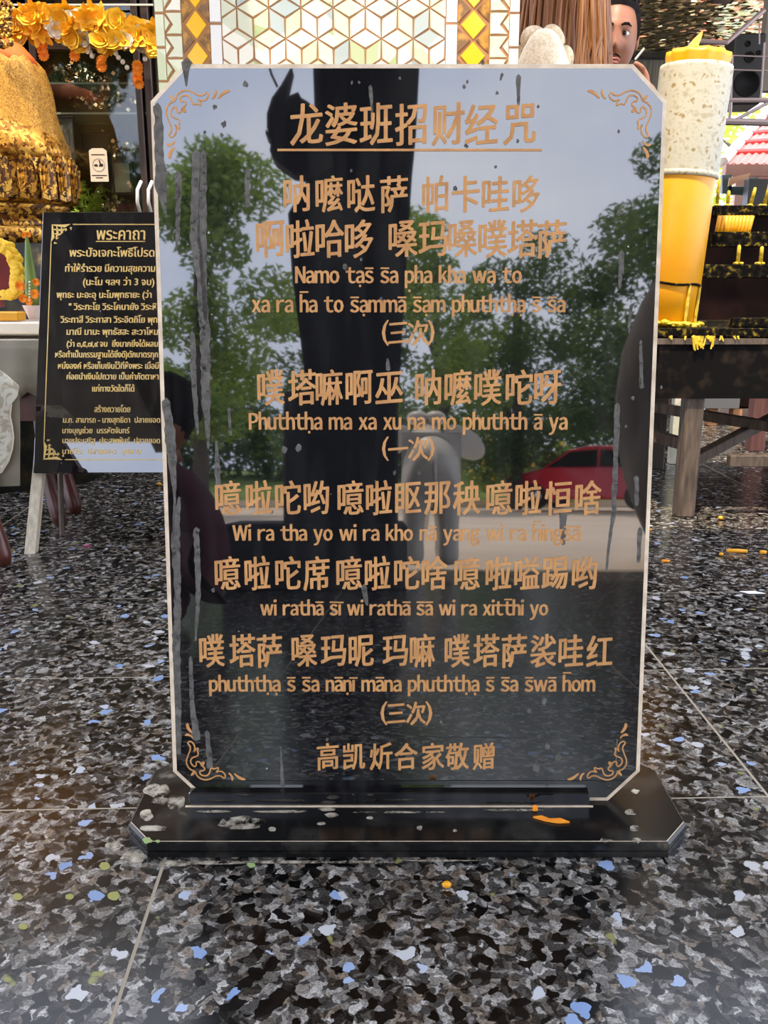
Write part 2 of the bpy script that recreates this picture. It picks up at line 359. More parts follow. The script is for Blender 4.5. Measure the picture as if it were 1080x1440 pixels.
# ------------------------------------------------------------------ the main stone tablet
LEAN = math.radians(6.54)
P0 = Vector((0, .92, .018))
tab = empty('stone_tablet', (0.026, .92, 0), label='large upright black granite prayer tablet with gold Chinese and romanised text on an octagonal plinth', cat='tablet')
n_t = Vector((0, -math.cos(LEAN), math.sin(LEAN))); up_t = Vector((0, math.sin(LEAN), math.cos(LEAN)))
def uv(x, y):
    r_ = ray(x, y); t = ((P0 - EYE) @ n_t) / (r_ @ n_t) if False else (P0 - EYE).dot(n_t) / r_.dot(n_t)
    d = EYE + r_ * t - P0; return (d.x - .026, d.dot(up_t))
# local frame of the slab: x right, y up the face, z out of the face
MS = Matrix(((1, 0, 0, 0), (0, up_t.y, n_t.y, 0), (0, up_t.z, n_t.z, .018), (0, 0, 0, 1)))
MP = MS
W2, HT = .271, .812
def octo(w, h0, h1, cb, ct):
    return [(-w + cb, h0), (w - cb, h0), (w, h0 + cb), (w, h1 - ct), (w - ct, h1), (-w + ct, h1), (-w, h1 - ct), (-w, h0 + cb)]
def inset(p, d, cx=0, cy=HT / 2):
    return [(x - math.copysign(d, x - cx), y - math.copysign(d, y - cy)) for x, y in p]
outer = octo(W2, 0, HT, .036, .037)
b_ = .0050
inner = octo(W2 - b_, b_, HT - b_, .036 - b_ * .59, .037 - b_ * .59)
TK = .022
mb = MB(); n = 8
vs = [(x, y, 0) for x, y in inner] + [(x, y, -.0022) for x, y in outer] + [(x, y, -TK) for x, y in outer]
fs = [tuple(range(8))]; mb.add([MS @ Vector(v) for v in vs], fs)
mb.cur = 1; o_ = 0
mb.f += [(8 + i, 8 + (i + 1) % 8, (i + 1) % 8, i) for i in range(8)] + [(16 + i, 16 + (i + 1) % 8, 8 + (i + 1) % 8, 8 + i) for i in range(8)]; mb.mi += [1] * 16
mb.f += [tuple(range(23, 15, -1))]; mb.mi += [2]
mb.build('slab', None, tab, mats=[M_black, M_rim, M_rawback])
# plinth
def plinth_poly(d=0):
    x0, x1, y0, y1, c, cy_ = -.312 + d, .312 - d, -.079 + d, .105 - d, .03, .036
    return [(x0 + c, y0), (x1 - c, y0), (x1, y0 + cy_), (x1, y1 - cy_), (x1 - c, y1), (x0 + c, y1), (x0, y1 - cy_), (x0, y0 + cy_)]
mb = MB()
lay = [(0, 0.0), (0, .0065), (.0015, .0072), (.0015, .0085), (0, .0092), (0, .0155), (.0022, .018)]
vs = []
for d, z in lay: vs += [(x, y, z) for x, y in plinth_poly(d)]
fs = [tuple(range(7, -1, -1)), tuple(range(len(vs) - 8, len(vs)))]
for r_ in range(len(lay) - 1):
    for i in range(8): j = (i + 1) % 8; fs.append((r_ * 8 + i, r_ * 8 + j, r_ * 8 + 8 + j, r_ * 8 + 8 + i))
mb.add(vs, fs).build('plinth', M_base, tab)
mb = MB(); x0, x1, y0, y1 = -.312, .312, -.079, .105      # pale strip painting the highlight along the plinth's top edge
pp = plinth_poly(.0012); pp2 = plinth_poly(.0026)
for i in range(8):
    a, b, c, d = pp[i], pp[(i + 1) % 8], pp2[(i + 1) % 8], pp2[i]
    mb.add([(*a, .0166), (*b, .0166), (*c, .0184), (*d, .0184)], [(0, 1, 2, 3)])
mb.build('edge_highlight', M_rim, tab)
# foot bar in front of the slab
mb = MB(); mb.box((-.020, -.0035, .0265), (.462, .012, .017), bev=.0012)
mb.build('foot_bar', M_black, tab)
MB().box((-.020, -.0105, .0184), (.470, .0025, .0012)).build('mortar_and_glint', M_rim, tab)
MB().box((-.020, .0030, .0352), (.462, .0012, .0008)).build('mortar_and_glint', M_rim, tab)  # pale line painting the highlight along the top of the bar
M_pale = noisy('pale_dried_grime', [(.35, (.20, .17, .12)), (.65, (.46, .41, .32))], 70, .85)
patchy(M_pale, 55, .42, .58)
M_moss = mat('green_lichen', (.25, .34, .12), .8)
def top_blot(px, py, rx, ry, m=None, seed=0, z=.0184):
    rr = random.Random(seed); ps = []
    for k in range(18):
        a = 2 * PI * k / 18; w_ = 1 + .35 * mn.noise(Vector((math.cos(a) * 1.7 + seed * 3.1, math.sin(a) * 1.7, seed)))
        p = atz(px + rx * w_ * math.cos(a), py + ry * w_ * math.sin(a), z); ps.append((p.x - .026, p.y - .92))
    mb = MB(); mb.prism(ccw(ps), z - .0002, z + .0002); return mb.build('grime_blot', m or M_pale, tab)
for k, (px, py, rx, ry) in enumerate(((222, 1112, 20, 9), (247, 1128, 13, 10), (226, 1126, 12, 5), (206, 1146, 9, 8), (340, 1157, 32, 10), (383, 1166, 5, 3), (216, 1165, 20, 4), (466, 1146, 9, 3), (452, 1158, 6, 2), (520, 1150, 5, 2), (888, 1142, 10, 4), (892, 1165, 7, 4), (852, 1180, 8, 4), (895, 1182, 6, 4), (590, 1164, 4, 3), (640, 1168, 3, 2), (300, 1141, 25, 1.6), (395, 1141, 40, 1.5), (560, 1142, 60, 1.2), (720, 1139, 40, 1.2), (893, 1113, 6, 3), (460, 1138, 12, 2))): top_blot(px, py, rx, ry, seed=k)
top_blot(207, 1182, 7, 4, M_moss, 41); top_blot(222, 1183, 3, 2, M_moss, 42)

CJK = [
 ('龙婆班招财经咒', [431, 480, 529, 578, 630, 677, 731], 174.5, 60),
 ('呐嚒哒萨帕卡哇哆', [417, 463, 508, 554, 612, 655, 697, 740], 273, 52),
 ('啊啦哈哆嗓玛嗓噗塔萨', [380, 422, 464, 505, 567, 609, 651, 693, 735, 776], 336, 54),
 ('噗塔嘛啊巫呐嚒噗咜呀', [381, 425, 463, 505, 547, 602, 644, 686, 730, 770], 545, 51),
 ('噫啦咜哟噫啦眍那秧噫啦恒啥', [321, 364, 405, 445, 493, 533, 574, 615, 656, 702, 743, 785, 827], 700, 49),
 ('噫啦咜席噫啦咜啥噫啦嗌踢哟', [320, 362, 405, 445, 491, 531, 572, 611, 657, 701, 741, 780, 822], 806, 48),
 ('噗塔萨嗓玛昵玛嘛噗塔萨裟哇红', [298, 341, 379, 428, 469, 508, 556, 594, 643, 684, 723, 764, 803, 843], 915, 47),
 ('高凯炘合家敬赠', [461, 498, 536, 571, 609, 643, 680], 1063.5, 38),
 ('(三次)', [542, 560, 588, 606], 468, 36), ('(一次)', [542, 560, 588, 606], 631, 34), ('(三次)', [540, 557, 585, 603], 1003, 33)]
def pxs(y):   # metres per pixel on the face at this row
    a = uv(500, y)[0]; b = uv(600, y)[0]; return (b - a) / 100
def pys(y):
    a = uv(540, y - 10)[1]; b = uv(540, y + 10)[1]; return (a - b) / 20
for text, xs, yc, hpx in CJK:
    mb = MB(); sx, sy = pxs(yc), pys(yc)
    for ch, xc in zip(text, xs):
        u0, v0 = uv(xc, yc)
        gl = glyph(ch, .5)
        if ch in '()':
            H = hpx * sy; ky = H / (gl[5] - gl[4]); kx = ky * 1.0; gx = (gl[2] + gl[3]) / 2; gy = (gl[4] + gl[5]) / 2; sh = 0
            nib = [(-.0003, 0), (.0003, 0)]
        else:
            gx, gy = (gl[2] + gl[3]) / 2, (gl[4] + gl[5]) / 2
            H = hpx * sy; full = .95
            ky = H / full * (1.0 if (gl[5] - gl[4]) > .6 else 1.0); kx = ky * (.765 if hpx > 40 else .84) * (sx / sy)
            if ch in '三一': gy = gy
            else: gy = .38 + (gy - .38) * .8
            sh = .085
            e = H * .0145
            nib = [(-e * 1.25, e * .25), (-e * .4, -e * .6), (e * .45, e * .6), (e * 1.25, -e * .35)]
        T = lambda x, y, u0=u0, v0=v0, kx=kx, ky=ky, gx=gx, gy=gy, sh=sh: (u0 + (x - gx) * kx, v0 + (y - gy) * ky + (x - gx) * kx * sh)
        put(mb, ch, T, nib)
    mb.add([], [])
    mb.v = [tuple(MS @ Vector(v)) for v in mb.v]
    mb.build('gold_text', M_gold, tab)
# romanised lines: '~' macron over the previous letter, '.' dot under it
LAT = [
 ('Namo ta.s~ s~a p.ha kha wa to', 416, 733, 398, 373),
 ('xa ra h~a to s~a.mma~ s~a.m phuthth.a. s~ s~a', 355, 794, 439, 414),
 ('Phuthth.a ma xa xu na mo phuthth a~ ya', 351, 797, 604, 579),
 ('Wi ra tha yo wi ra kho na~ yang wi ra h~ings~a~', 328, 816, 760, 737),
 ('wi ratha~ s~i~ wi ratha~ s~a~ wi ra xitt~hi yo', 367, 770, 865, 843),
 ('phuthth.a. s~ s~a na~n.i~ ma~na phuthth.a. s~ s~a s~wa~ h~om', 295, 836, 972, 949)]
def latin(mb, text, u0, u1, vb, H, nibw, gap=.085, space=.40):
    FW = lambda c: chr(ord(c) + 0xFEE0)
    cap = glyph(FW('h'), .5)[5]
    ky = H / cap
    items = []; x = 0
    for ch in text:
        if ch == ' ': x += space; continue
        if ch == '~' or (ch == '.' and items): items[-1][2].append(ch); continue
        base = FW(ch)
        gl = glyph(base, .5); w_ = gl[3] - gl[2]
        items.append([base, x - gl[2], []]); x += w_ + gap
    tot = x - gap; kx = (u1 - u0) / tot
    nib = [(-nibw, -nibw * .3), (-nibw * .35, nibw * .3), (nibw * .35, -nibw * .3), (nibw, nibw * .3)]
    for ch, ox, marks in items:
        if ch == FW('i') and '~' in marks:      # dotless under a macron
            key = 'dotless_i'
            if key not in GC:
                g0 = glyph(ch, .5); xh = glyph(FW('x'), .5)[5] * 1.1; keep = [f for f in g0[1] if all(g0[0][i][1] < xh for i in f)]
                GC[key] = (g0[0], keep, g0[2], g0[3], g0[4], glyph(FW('x'), .5)[5])
            ch = key
        put(mb, ch, lambda X, Y, ox=ox: (u0 + (X + ox) * kx, vb + Y * ky), nib)
        gl = glyph(ch, .5); cx = u0 + ((gl[2] + gl[3]) / 2 + ox) * kx
        for mk in marks:
            if mk == '~':
                yy = vb + gl[5] * ky + H * .13; w_ = H * .25; mb.box((cx, yy, TH / 2), (w_ * 2, H * .09, TH))
            else: mb.box((cx, vb + min(gl[4], 0) * ky - H * .15, TH / 2), (H * .13, H * .13, TH))
for text, x0, x1, yb, yt in LAT:
    mb = MB(); a = uv(x0, yb); b = uv(x1, yb); c = uv(x0, yt)
    latin(mb, text, a[0], b[0], a[1], c[1] - a[1], .00070)
    mb.v = [tuple(MS @ Vector(v)) for v in mb.v]
    mb.build('gold_text', M_gold, tab)
a, b = uv(390, 211), uv(762, 211)
MB().box(((a[0] + b[0]) / 2, a[1], TH / 2), (b[0] - a[0], .0024, TH), M=MS).build('gold_rule', M_gold, tab)
# corner scrolls, traced once and mirrored
OUT = [(380,185),(430,238),(505,238),(590,185),(680,162),(770,200),(810,262),(822,318),(885,335),(935,395),(950,480),(912,580),(866,680),(872,742),(908,782),(880,818),(832,800),(800,740),(803,680),(822,632),(785,690),(745,704),(770,652),(748,600),(780,563),(850,545),(884,490),(868,425),(822,388),(795,412),(800,462),(770,482),(735,462),(720,408),(682,385),(668,345),(702,320),(745,322),(757,282),(722,242),(660,232),(615,262),(592,320),(578,372),(520,348),(462,384),(465,332),(515,292),(430,320),(380,285),(358,232)]
LEAVES = [[(835,325),(826,280),(850,250),(895,232),(888,262),(865,300)],[(665,445),(690,405),(735,415),(735,450),(700,475),(668,475)],
 [(50,180),(75,160),(130,165),(180,200),(240,275),(215,282),(160,235),(120,212)],[(262,145),(272,170),(280,230),(325,285),(290,288),(250,235),(240,185)],
 [(822,850),(845,890),(885,905),(948,908),(915,945),(870,940),(815,890)],[(815,948),(850,955),(890,1000),(912,1060),(905,1112),(870,1108),(865,1050),(830,985)]]
def smooth_closed(p, k=2):
    for _ in range(k):
        q = []
        for i in range(len(p)):
            a, b = p[i], p[(i + 1) % len(p)]
            q += [(a[0] * .75 + b[0] * .25, a[1] * .75 + b[1] * .25), (a[0] * .25 + b[0] * .75, a[1] * .25 + b[1] * .75)]
        p = q
    return p
def ribbon(mb, p, w, z0=0, z1=TH):
    n = len(p); L, R = [], []
    for i in range(n):
        a, b = Vector(p[i - 1]), Vector(p[(i + 1) % n]); t = (b - a); t = t.normalized() if t.length > 1e-9 else Vector((1, 0)); nr = Vector((-t.y, t.x)) * w / 2
        c = Vector(p[i]); L.append(c + nr); R.append(c - nr)
    vs = [(v.x, v.y, z) for z in (z0, z1) for S_ in (L, R) for v in S_]
    fs = []
    for i in range(n):
        j = (i + 1) % n
        fs += [(2 * n + i, 3 * n + i, 3 * n + j, 2 * n + j), (i, 2 * n + i, 2 * n + j, j), (n + i, n + j, 3 * n + j, 3 * n + i)]
    mb.add(vs, fs)
def fillpoly(mb, p, z0=0, z1=TH): mb.prism(ccw(p), z0, z1)
toloc = lambda q: uv(820 + q[0] / 9.82, 110 + q[1] / 9.82)
OL = [toloc(q) for q in smooth_closed(OUT, 2)]; LL = [[toloc(q) for q in smooth_closed(l, 1)] for l in LEAVES]
for fx, fy in ((1, 1), (-1, 1), (1, -1), (-1, -1)):
    mb = MB(); f_ = lambda q: (q[0] * fx, q[1] if fy > 0 else HT - q[1])
    ribbon(mb, [f_(q) for q in OL], .0015)
    for l in LL: fillpoly(mb, [f_(q) for q in l])
    mb.v = [tuple(MS @ Vector(v)) for v in mb.v]
    mb.build('corner_scroll', M_gold, tab)

# water runs and spatters dried onto the face
rs = random.Random(3)
def streak(pts, w, seed=0):
    """pts: pixel points down the run, w: widths in px"""
    q = []; rr = random.Random(seed)
    P = []
    for i in range(len(pts) - 1):
        (xa, ya), (xb, yb) = pts[i], pts[i + 1]; m_ = max(2, int(abs(yb - ya) / 7))
        for k in range(m_): t = k / m_; P.append((xa + (xb - xa) * t, ya + (yb - ya) * t, w[i] + (w[i + 1] - w[i]) * t))
    P.append((*pts[-1], w[-1]))
    L = [(x - ww / 2 * rr.uniform(.72, 1.15), y) for x, y, ww in P]; R = [(x + ww / 2 * rr.uniform(.72, 1.15), y) for x, y, ww in P]
    poly = [(P[0][0], P[0][1] - P[0][2] * .5)] + R + [(P[-1][0], P[-1][1] + 2)] + L[::-1]
    return [uv(x, y) for x, y in poly]
RUNS = [([(276,215),(274,330),(283,400),(288,470),(290,560),(293,630)], [12,14,12,15,14,3]), ([(286,215),(284,330),(289,450)], [10,13,6]), ([(222,150),(226,260),(232,300)], [12,16,4]),
 ([(251,245),(250,330),(248,350)], [10,6,2]), ([(270,470),(274,560),(278,610)], [9,8,3]), ([(348,240),(348,290)], [7,8]), ([(234,565),(240,620),(246,700),(243,760)], [12,16,4,2]),
 ([(252,700),(246,760),(250,830),(248,900),(252,1060)], [5,14,9,13,6]), ([(276,745),(279,830),(275,900)], [9,8,3]), ([(304,620),(306,660),(307,695)], [3,9,6]), ([(322,575),(324,612)], [5,4]),
 ([(868,570),(866,640),(863,720),(857,760),(853,800)], [8,8,7,5,3]), ([(874,355),(873,385),(871,405)], [7,9,2]), ([(901,480),(902,545)], [4,7]), ([(268,925),(270,985),(276,1040)], [5,7,12]), ([(291,1030),(296,1080)], [6,10]),
 ([(395,1050),(397,1105)], [2,6]), ([(521,122),(523,150),(523,172)], [6,4,3]), ([(729,108),(729,148)], [8,4]), ([(262,88),(262,105),(262,120)], [14,8,3]), ([(792,722),(792,765)], [11,7]), ([(900,745),(898,790)], [8,5]),
 ([(895,672),(895,710)], [7,6]), ([(512,825),(516,850)], [8,5]), ([(350,502),(350,520)], [5,3]), ([(545,505),(546,520)], [4,6]), ([(868,1040),(866,1075)], [2,2]), ([(888,430),(884,462)], [5,4]), ([(706,105),(704,112)], [6,3])]
for k, (pts, w_) in enumerate(RUNS):
    mb = MB(); pl = streak(pts, w_, k); fillpoly(mb, pl, 0, .00025); mb.v = [tuple(MS @ Vector(v)) for v in mb.v]
    mb.build('water_stain', M_stain, tab)
mb = MB()
for x, y, r_ in [(315,175,6),(312,190,4),(288,186,3),(302,150,5),(345,119,6),(301,197,3),(640,265,5),(655,205,4),(657,206,3),(679,87,4),(657,115,3),(653,122,4),(699,131,4),(757,150,3),(870,185,3),(728,199,4),(485,375,6),(508,365,3),(536,420,4),(565,422,3),(494,240,3),(870,300,5),
  (400,632,6),(420,630,7),(382,720,4),(470,860,6),(700,860,4),(410,965,3),(620,1015,3),(440,1000,3),(770,1050,6),(785,1065,7),(755,1080,8),(590,665,4),(555,665,4),(930,545,3),(880,600,3),(890,560,4),(697,235,3),(562,110,3),(495,116,3),(505,116,3),(350,700,4),(716,515,3),(690,500,3),(460,1040,3),(745,1000,5),(765,985,6),(640,640,3),(300,830,4),(335,1000,4)]:
    p = [uv(x + r_ * rs.uniform(.45, .8) * math.cos(a * PI / 5), y + r_ * rs.uniform(.5, 1.1) * math.sin(a * PI / 5)) for a in range(10)]
    fillpoly(mb, p, 0, .0002)
mb.v = [tuple(MS @ Vector(v)) for v in mb.v]
o = mb.build('spatter', M_stain, tab); tag(o, kind='stuff')

# ------------------------------------------------------------------ Thai plaque on a splayed stand
TL = math.radians(19.6)
plq = empty('prayer_plaque', (-.80, 1.96, 0), (0, 0, 0), 'smaller black plaque with gold Thai text on a wooden stand, left of the tablet', 'plaque')
n_p = Vector((0, -math.cos(TL), math.sin(TL))); up_p = Vector((0, math.sin(TL), math.cos(TL)))
MP_ = Matrix(((1, 0, 0, 0), (0, up_p.y, n_p.y, 0), (0, up_p.z, n_p.z, 0), (0, 0, 0, 1)))
PP = Vector((-.80, 1.96, 0))
def uvp(x, y):
    r_ = ray(x, y); t = (PP - EYE).dot(n_p) / r_.dot(n_p); d = EYE + r_ * t - PP; return (d.x, d.dot(up_p))
q0, q1 = uvp(62, 298), uvp(45, 665)
XL, ZB, ZT = (q0[0] + q1[0]) / 2, q1[1], q0[1]; WP = .42
mb = MB(); mb.box((XL + WP / 2, (ZB + ZT) / 2, -.009), (WP, ZT - ZB, .018), M=MP_, bev=.0012)
mb.build('plaque_slab', M_black, plq)
for sx_ in (0, 1):
    xa = XL + .014 if not sx_ else XL + WP - .014
    xb = xa - .018 if not sx_ else xa + .018
    mb = MB()
    A, B = Vector((xb, 0, -.012)), Vector((xa + (.02 if not sx_ else -.02), ZT - .08, -.032))
    for s_ in range(1):
        vs = []
        for P_ in (A, B): vs += [P_ + Vector(d) for d in ((-.012, 0, -.012), (.012, 0, -.012), (.012, 0, .012), (-.012, 0, .012))]
        vs = [Vector((v.x, v.y, v.z - (.006 if i < 4 else .0))) for i, v in enumerate(vs)]
        mb.add([MP_ @ v for v in vs], [(0, 1, 2, 3), (7, 6, 5, 4), (0, 4, 5, 1), (1, 5, 6, 2), (2, 6, 7, 3), (3, 7, 4, 0)])
    mb.v = [(x, y, max(z, 0)) for x, y, z in mb.v]
    o = mb.build('leg', M_legpale, plq)
    MB().tube([MP_ @ Vector((xa, ZT - .15, -.045)), Vector((xa, .17, .0))], .007, 6).build('prop', M_wood, plq)
mb = MB(); mb.box((XL + WP / 2, ZB + .05, -.034), (WP - .02, .03, .015), M=MP_); mb.build('crossbar', M_wood, plq)
# gold frame lines and corner flourishes
fl, fr = XL + .0225, XL + WP - .0225; ft, fb = ZT - .031, ZB + .031
mb = MB()
for a, b in (((fl + .05, ft), (fr - .05, ft)), ((fl + .05, fb), (fr - .05, fb))): mb.box(((a[0] + b[0]) / 2, a[1], TH / 2), (b[0] - a[0], .002, TH), M=MP_)
for x in (fl, fr): mb.box((x, (ft + fb) / 2, TH / 2), (.002, ft - fb - .09, TH), M=MP_)
mb.build('gold_frame_line', M_goldb, plq)
for fx, fy in ((0, 0), (1, 0), (0, 1), (1, 1)):
    mb = MB()
    for k in range(5):
        t = k * .011; ln = .045 - k * .009
        base = [(t * .25, t), (t * .25 + .004, t + .003), (ln * .7, t + .004 + .003 * (4 - k) * .3), (ln, t - .001), (ln * .6, t - .0005 + .001)]
        for pl in (base, [(y, x) for x, y in base]):
            p = [((fl + x if not fx else fr - x), (ft - y if not fy else fb + y)) for x, y in pl]
            fillpoly(mb, p)
    mb.v = [tuple(MP_ @ Vector(v)) for v in mb.v]; mb.build('corner_flourish', M_goldb, plq)
THAI = [('พระคาถา', 136, 204, 330, 21, 1), ('พระปัจเจกะโพธิ์โปรด', 98, 217, 356, 18, 1), ('ทำให้ร่ำรวย มีความสุขความ', 92, 218, 378, 15, 1), ('(นะโม ฯลฯ ว่า 3 จบ)', 117, 217, 397, 15, 1),
 ('พุทธะ มะอะอุ นะโมพุทธายะ (ว่า', 80, 213, 415, 14, 1), ('" วิระทะโย วิระโคนายัง วิระหิ', 97, 220, 432, 14, 1), ('วิระทาสี วิระทาสา วิระอิตถิโย พุท', 85, 221, 450, 14, 1), ('มาณี มามะ พุทธัสสะ สะวาโหม', 94, 222, 467, 14, 1),
 ('(ว่า ๓,๕,๗,๙ จบ  ยิ่งมากยิ่งได้ผลม', 94, 222, 484, 13, 1), ('หรือทำเป็นกรรมฐานได้ยิ่งดี)ตักบาตรทุก', 78, 222, 499, 13, 1), ('หนึ่งองค์ หรือเก็บเงินไว้ที่หิ้งพระ เมื่อมี', 82, 223, 515, 13, 1),
 ('ค่อยนำเงินไปถวาย เป็นค่าภัตตาหา', 94, 223, 530, 13, 1), ('แก่ทางวัดใดก็ได้', 130, 189, 547, 13, 1), ('สร้างถวายโดย', 133, 183, 576, 13, 0), ('น.ท. สามารถ - นางสุทธิดา  ปลายยอด', 89, 225, 591, 12, 0),
 ('นางบุญช่วย  บรรหัตจันทร์', 88, 182, 606, 12, 0), ('นายประเสริฐ  ประสพพันธ์  ปลายยอด', 88, 225, 620, 12, 0), ('นายวีระ  ปลายยอด  อุทยาน', 88, 198, 635, 12, 0)]
for s_, x0, x1, yc, hh, bold in THAI:
    a, b = uvp(x0, yc), uvp(x1, yc); mpx = (b[0] - a[0]) / (x1 - x0)
    gl = glyph(s_, .5); kx = (b[0] - a[0]) / (gl[3] - gl[2]); ky = hh * mpx / (.85 if hh > 20 else 1.05)
    mb = MB(); e = .0006 if bold else .00042
    put(mb, s_, lambda X, Y: (a[0] + (X - gl[2]) * kx, a[1] + (Y - .30) * ky), [(-e, 0), (0, e * .4), (e, 0)])
    mb.v = [tuple(MP_ @ Vector(v)) for v in mb.v]; mb.build('gold_text', M_goldb, plq)
a, b = uvp(135, 339), uvp(204, 339)
MB().box(((a[0] + b[0]) / 2, a[1] - .001, TH / 2), (b[0] - a[0], .002, TH), M=MP_).build('gold_rule', M_goldb, plq)

# ================================================================== MIRROR MOSAIC PILLAR
YP = 1.95
pil = empty('mosaic_pillar', (-.094, YP, 0), (0, 0, 0), 'square pillar faced with pale hexagonal mirror mosaic and amber diamond bands behind the tablet', 'pillar')
pxp = at(600, 40, YP).x - at(500, 40, YP).x; pxp /= 100
def pl_(x, y): p = at(x, y, YP); return (p.x + .094, p.z)
X0, X1 = pl_(219, 60)[0], pl_(730, 60)[0]
MB().box(((X0 + X1) / 2, .104, 1.6), (X1 - X0, .20, 3.2)).build('core', M_mortar, pil)
def cell(poly, m, name='mirror_tile', th=None):
    th = th or .004 + random.uniform(0, .0015)
    c = Vector((sum(p[0] for p in poly) / len(poly), sum(p[1] for p in poly) / len(poly)))
    mb = MB(); n = len(poly); k = .0016
    poly = ccw(poly)
    def ins(p, d):
        v = Vector(p) - c; L = v.length; return c + v * max(0, (L - d) / L)
    A = [ins(p, k) for p in poly]; B = [ins(p, k + .0015) for p in poly]
    tx, tz = random.uniform(-.03, .03), random.uniform(-.03, .03)
    vs = [(p.x, 0.0052, p.y) for p in A] + [(p.x, .0035 - th * .35 - (p.x - c.x) * tx - (p.y - c.y) * tz, p.y) for p in B]
    mb.add(vs, [tuple(range(n, 2 * n))] + [(i, (i + 1) % n, n + (i + 1) % n, n + i) for i in range(n)])
    return mb, m
rest = [MB(), MB(), MB()]
ZLO, ZHI = at(400, 96, YP).z, at(400, -30, YP).z
def place(poly, m):
    zc = sum(p[1] for p in poly) / len(poly)
    if zc < .03 or zc > 2.15: return
    mb, mm = cell(poly, m)
    if ZLO - .01 < zc < ZHI: mb.build('mirror_tile', mm, pil)
    else: PALE.setdefault(mm.name, MB()).add(mb.v, mb.f)
PALE = {}
def clip(poly, xa, xb):
    for side, X in ((1, xa), (-1, xb)):
        out = []
        for i in range(len(poly)):
            a, b = poly[i], poly[(i + 1) % len(poly)]; ia, ib = (a[0] - X) * side >= 0, (b[0] - X) * side >= 0
            if ia: out.append(a)
            if ia != ib: t = (X - a[0]) / (b[0] - a[0]); out.append((X, a[1] + (b[1] - a[1]) * t))
        poly = out
        if not poly: return poly
    return poly
s = 26.3 * pxp; wv = math.sqrt(3) / 2 * s * .99
xa, xb = pl_(312, 60)[0], pl_(627, 60)[0]
orgx, orgz = pl_(335 + .5, 57)
orgx = pl_(334, 57)[0]; orgz = at(334, 54, YP).z
random.seed(5)
def pick():
    r_ = random.random(); return M_cell_w if r_ < .45 else (M_cell_g if r_ < .78 else M_cell_b)
def area(p): return abs(sum(p[i][0] * p[(i + 1) % len(p)][1] - p[(i + 1) % len(p)][0] * p[i][1] for i in range(len(p)))) / 2
for row in range(-38, 40):
    for c_ in range(-1, 9):
        x = orgx + c_ * 2 * wv + (wv if row % 2 else 0); z = orgz + row * 1.5 * s
        top = [(x - wv, z), (x, z - s / 2), (x + wv, z), (x, z + s / 2)]
        lf = [(x - wv, z), (x, z - s / 2), (x, z - 1.5 * s), (x - wv, z - s)]
        rt = [(x + wv, z), (x + wv, z - s), (x, z - 1.5 * s), (x, z - s / 2)]
        for p in (top, lf, rt):
            p = clip(p, xa, xb)
            if len(p) > 2 and area(p) > s * s * .05: place(p, pick())
H_ = 44 * pxp
for (a, b) in ((296, 312), (627, 643)):     # plain strips beside the field
    for k in range(-12, 16):
        z = 1.0 + k * H_ * 1.7; u0, u1 = pl_(a, 60)[0], pl_(b, 60)[0]; place([(u0, z), (u1, z), (u1, z + H_ * 1.7), (u0, z + H_ * 1.7)], M_whitestrip)
for (a, b) in ((257, 296), (643, 688)):     # amber diamonds
    u0, u1 = pl_(a, 60)[0], pl_(b, 60)[0]; um = (u0 + u1) / 2; dh = 40 * pxp
    for k in range(-44, 54):
        z = .99 + k * dh / 2
        if k % 2 == 0: place([(um, z - dh / 2), (um + (u1 - u0) * .42, z), (um, z + dh / 2), (um - (u1 - u0) * .42, z)], M_cell_y)
        else:
            place([(u0, z - dh / 2 * .9), (um - (u1 - u0) * .05, z), (u0, z + dh / 2 * .9)], M_cell_br)
            place([(u1, z - dh / 2 * .9), (um + (u1 - u0) * .05, z), (u1, z + dh / 2 * .9)], M_cell_br)
for (a, b, d) in ((232, 257, 1), (688, 716, -1)):    # half-hexagon strips
    u0, u1 = pl_(a, 60)[0], pl_(b, 60)[0]; hh = 30 * pxp
    e0, e1 = (u0, u1) if d > 0 else (u1, u0); k_ = (e1 - e0)
    for k in range(-30, 34):
        z = 1.0 + k * hh
        place([(e0 + k_ * .45, z + hh * .5), (e0 + k_ * .05, z), (e0 + k_ * .55, z), (e1, z), (e1, z + hh), (e0 + k_ * .05, z + hh)], M_cell_w if k % 2 else M_cell_g)
        place([(e0, z + hh * .1), (e0 + k_ * .38, z + hh * .5), (e0, z + hh * .9)], M_cell_g)
for (a, b) in ((219, 232), (716, 730)):  # outer strips: sunlit right side put into the colour, whiter than the left
    u0, u1 = pl_(a, 60)[0], pl_(b, 60)[0]
    for k in range(-20, 22): z = 1.0 + k * H_; place([(u0, z), (u1, z), (u1, z + H_), (u0, z + H_)], M_whitestrip if a > 500 else M_cell_g)
for k, v in PALE.items(): o = v.build('mirror_tiling', MATS[k], pil); tag(o, kind='stuff')

# ================================================================== PEOPLE
def skin_body(name, joints, bones, m, parent, root=0, sub=2):
    """one continuous surface grown from a jointed skeleton: joints {k: (x, y, z, rx, ry)}"""
    keys = list(joints); me = bpy.data.meshes.new(name)
    me.from_pydata([joints[k][:3] for k in keys], [(keys.index(a), keys.index(b)) for a, b in bones], [])
    o = link(name, me, parent); md = o.modifiers.new('s', 'SKIN'); md.use_smooth_shade = True
    sk = me.skin_vertices[0].data if me.skin_vertices else None
    if sk is None:
        bpy.context.view_layer.objects.active = o; sk = me.attributes
    for i, k in enumerate(keys):
        j = joints[k]; sk[i].radius = (j[3], j[4] if len(j) > 4 else j[3]); sk[i].use_root = (i == root)
    sb = o.modifiers.new('u', 'SUBSURF'); sb.levels = sb.render_levels = sub
    me.materials.append(m); return o

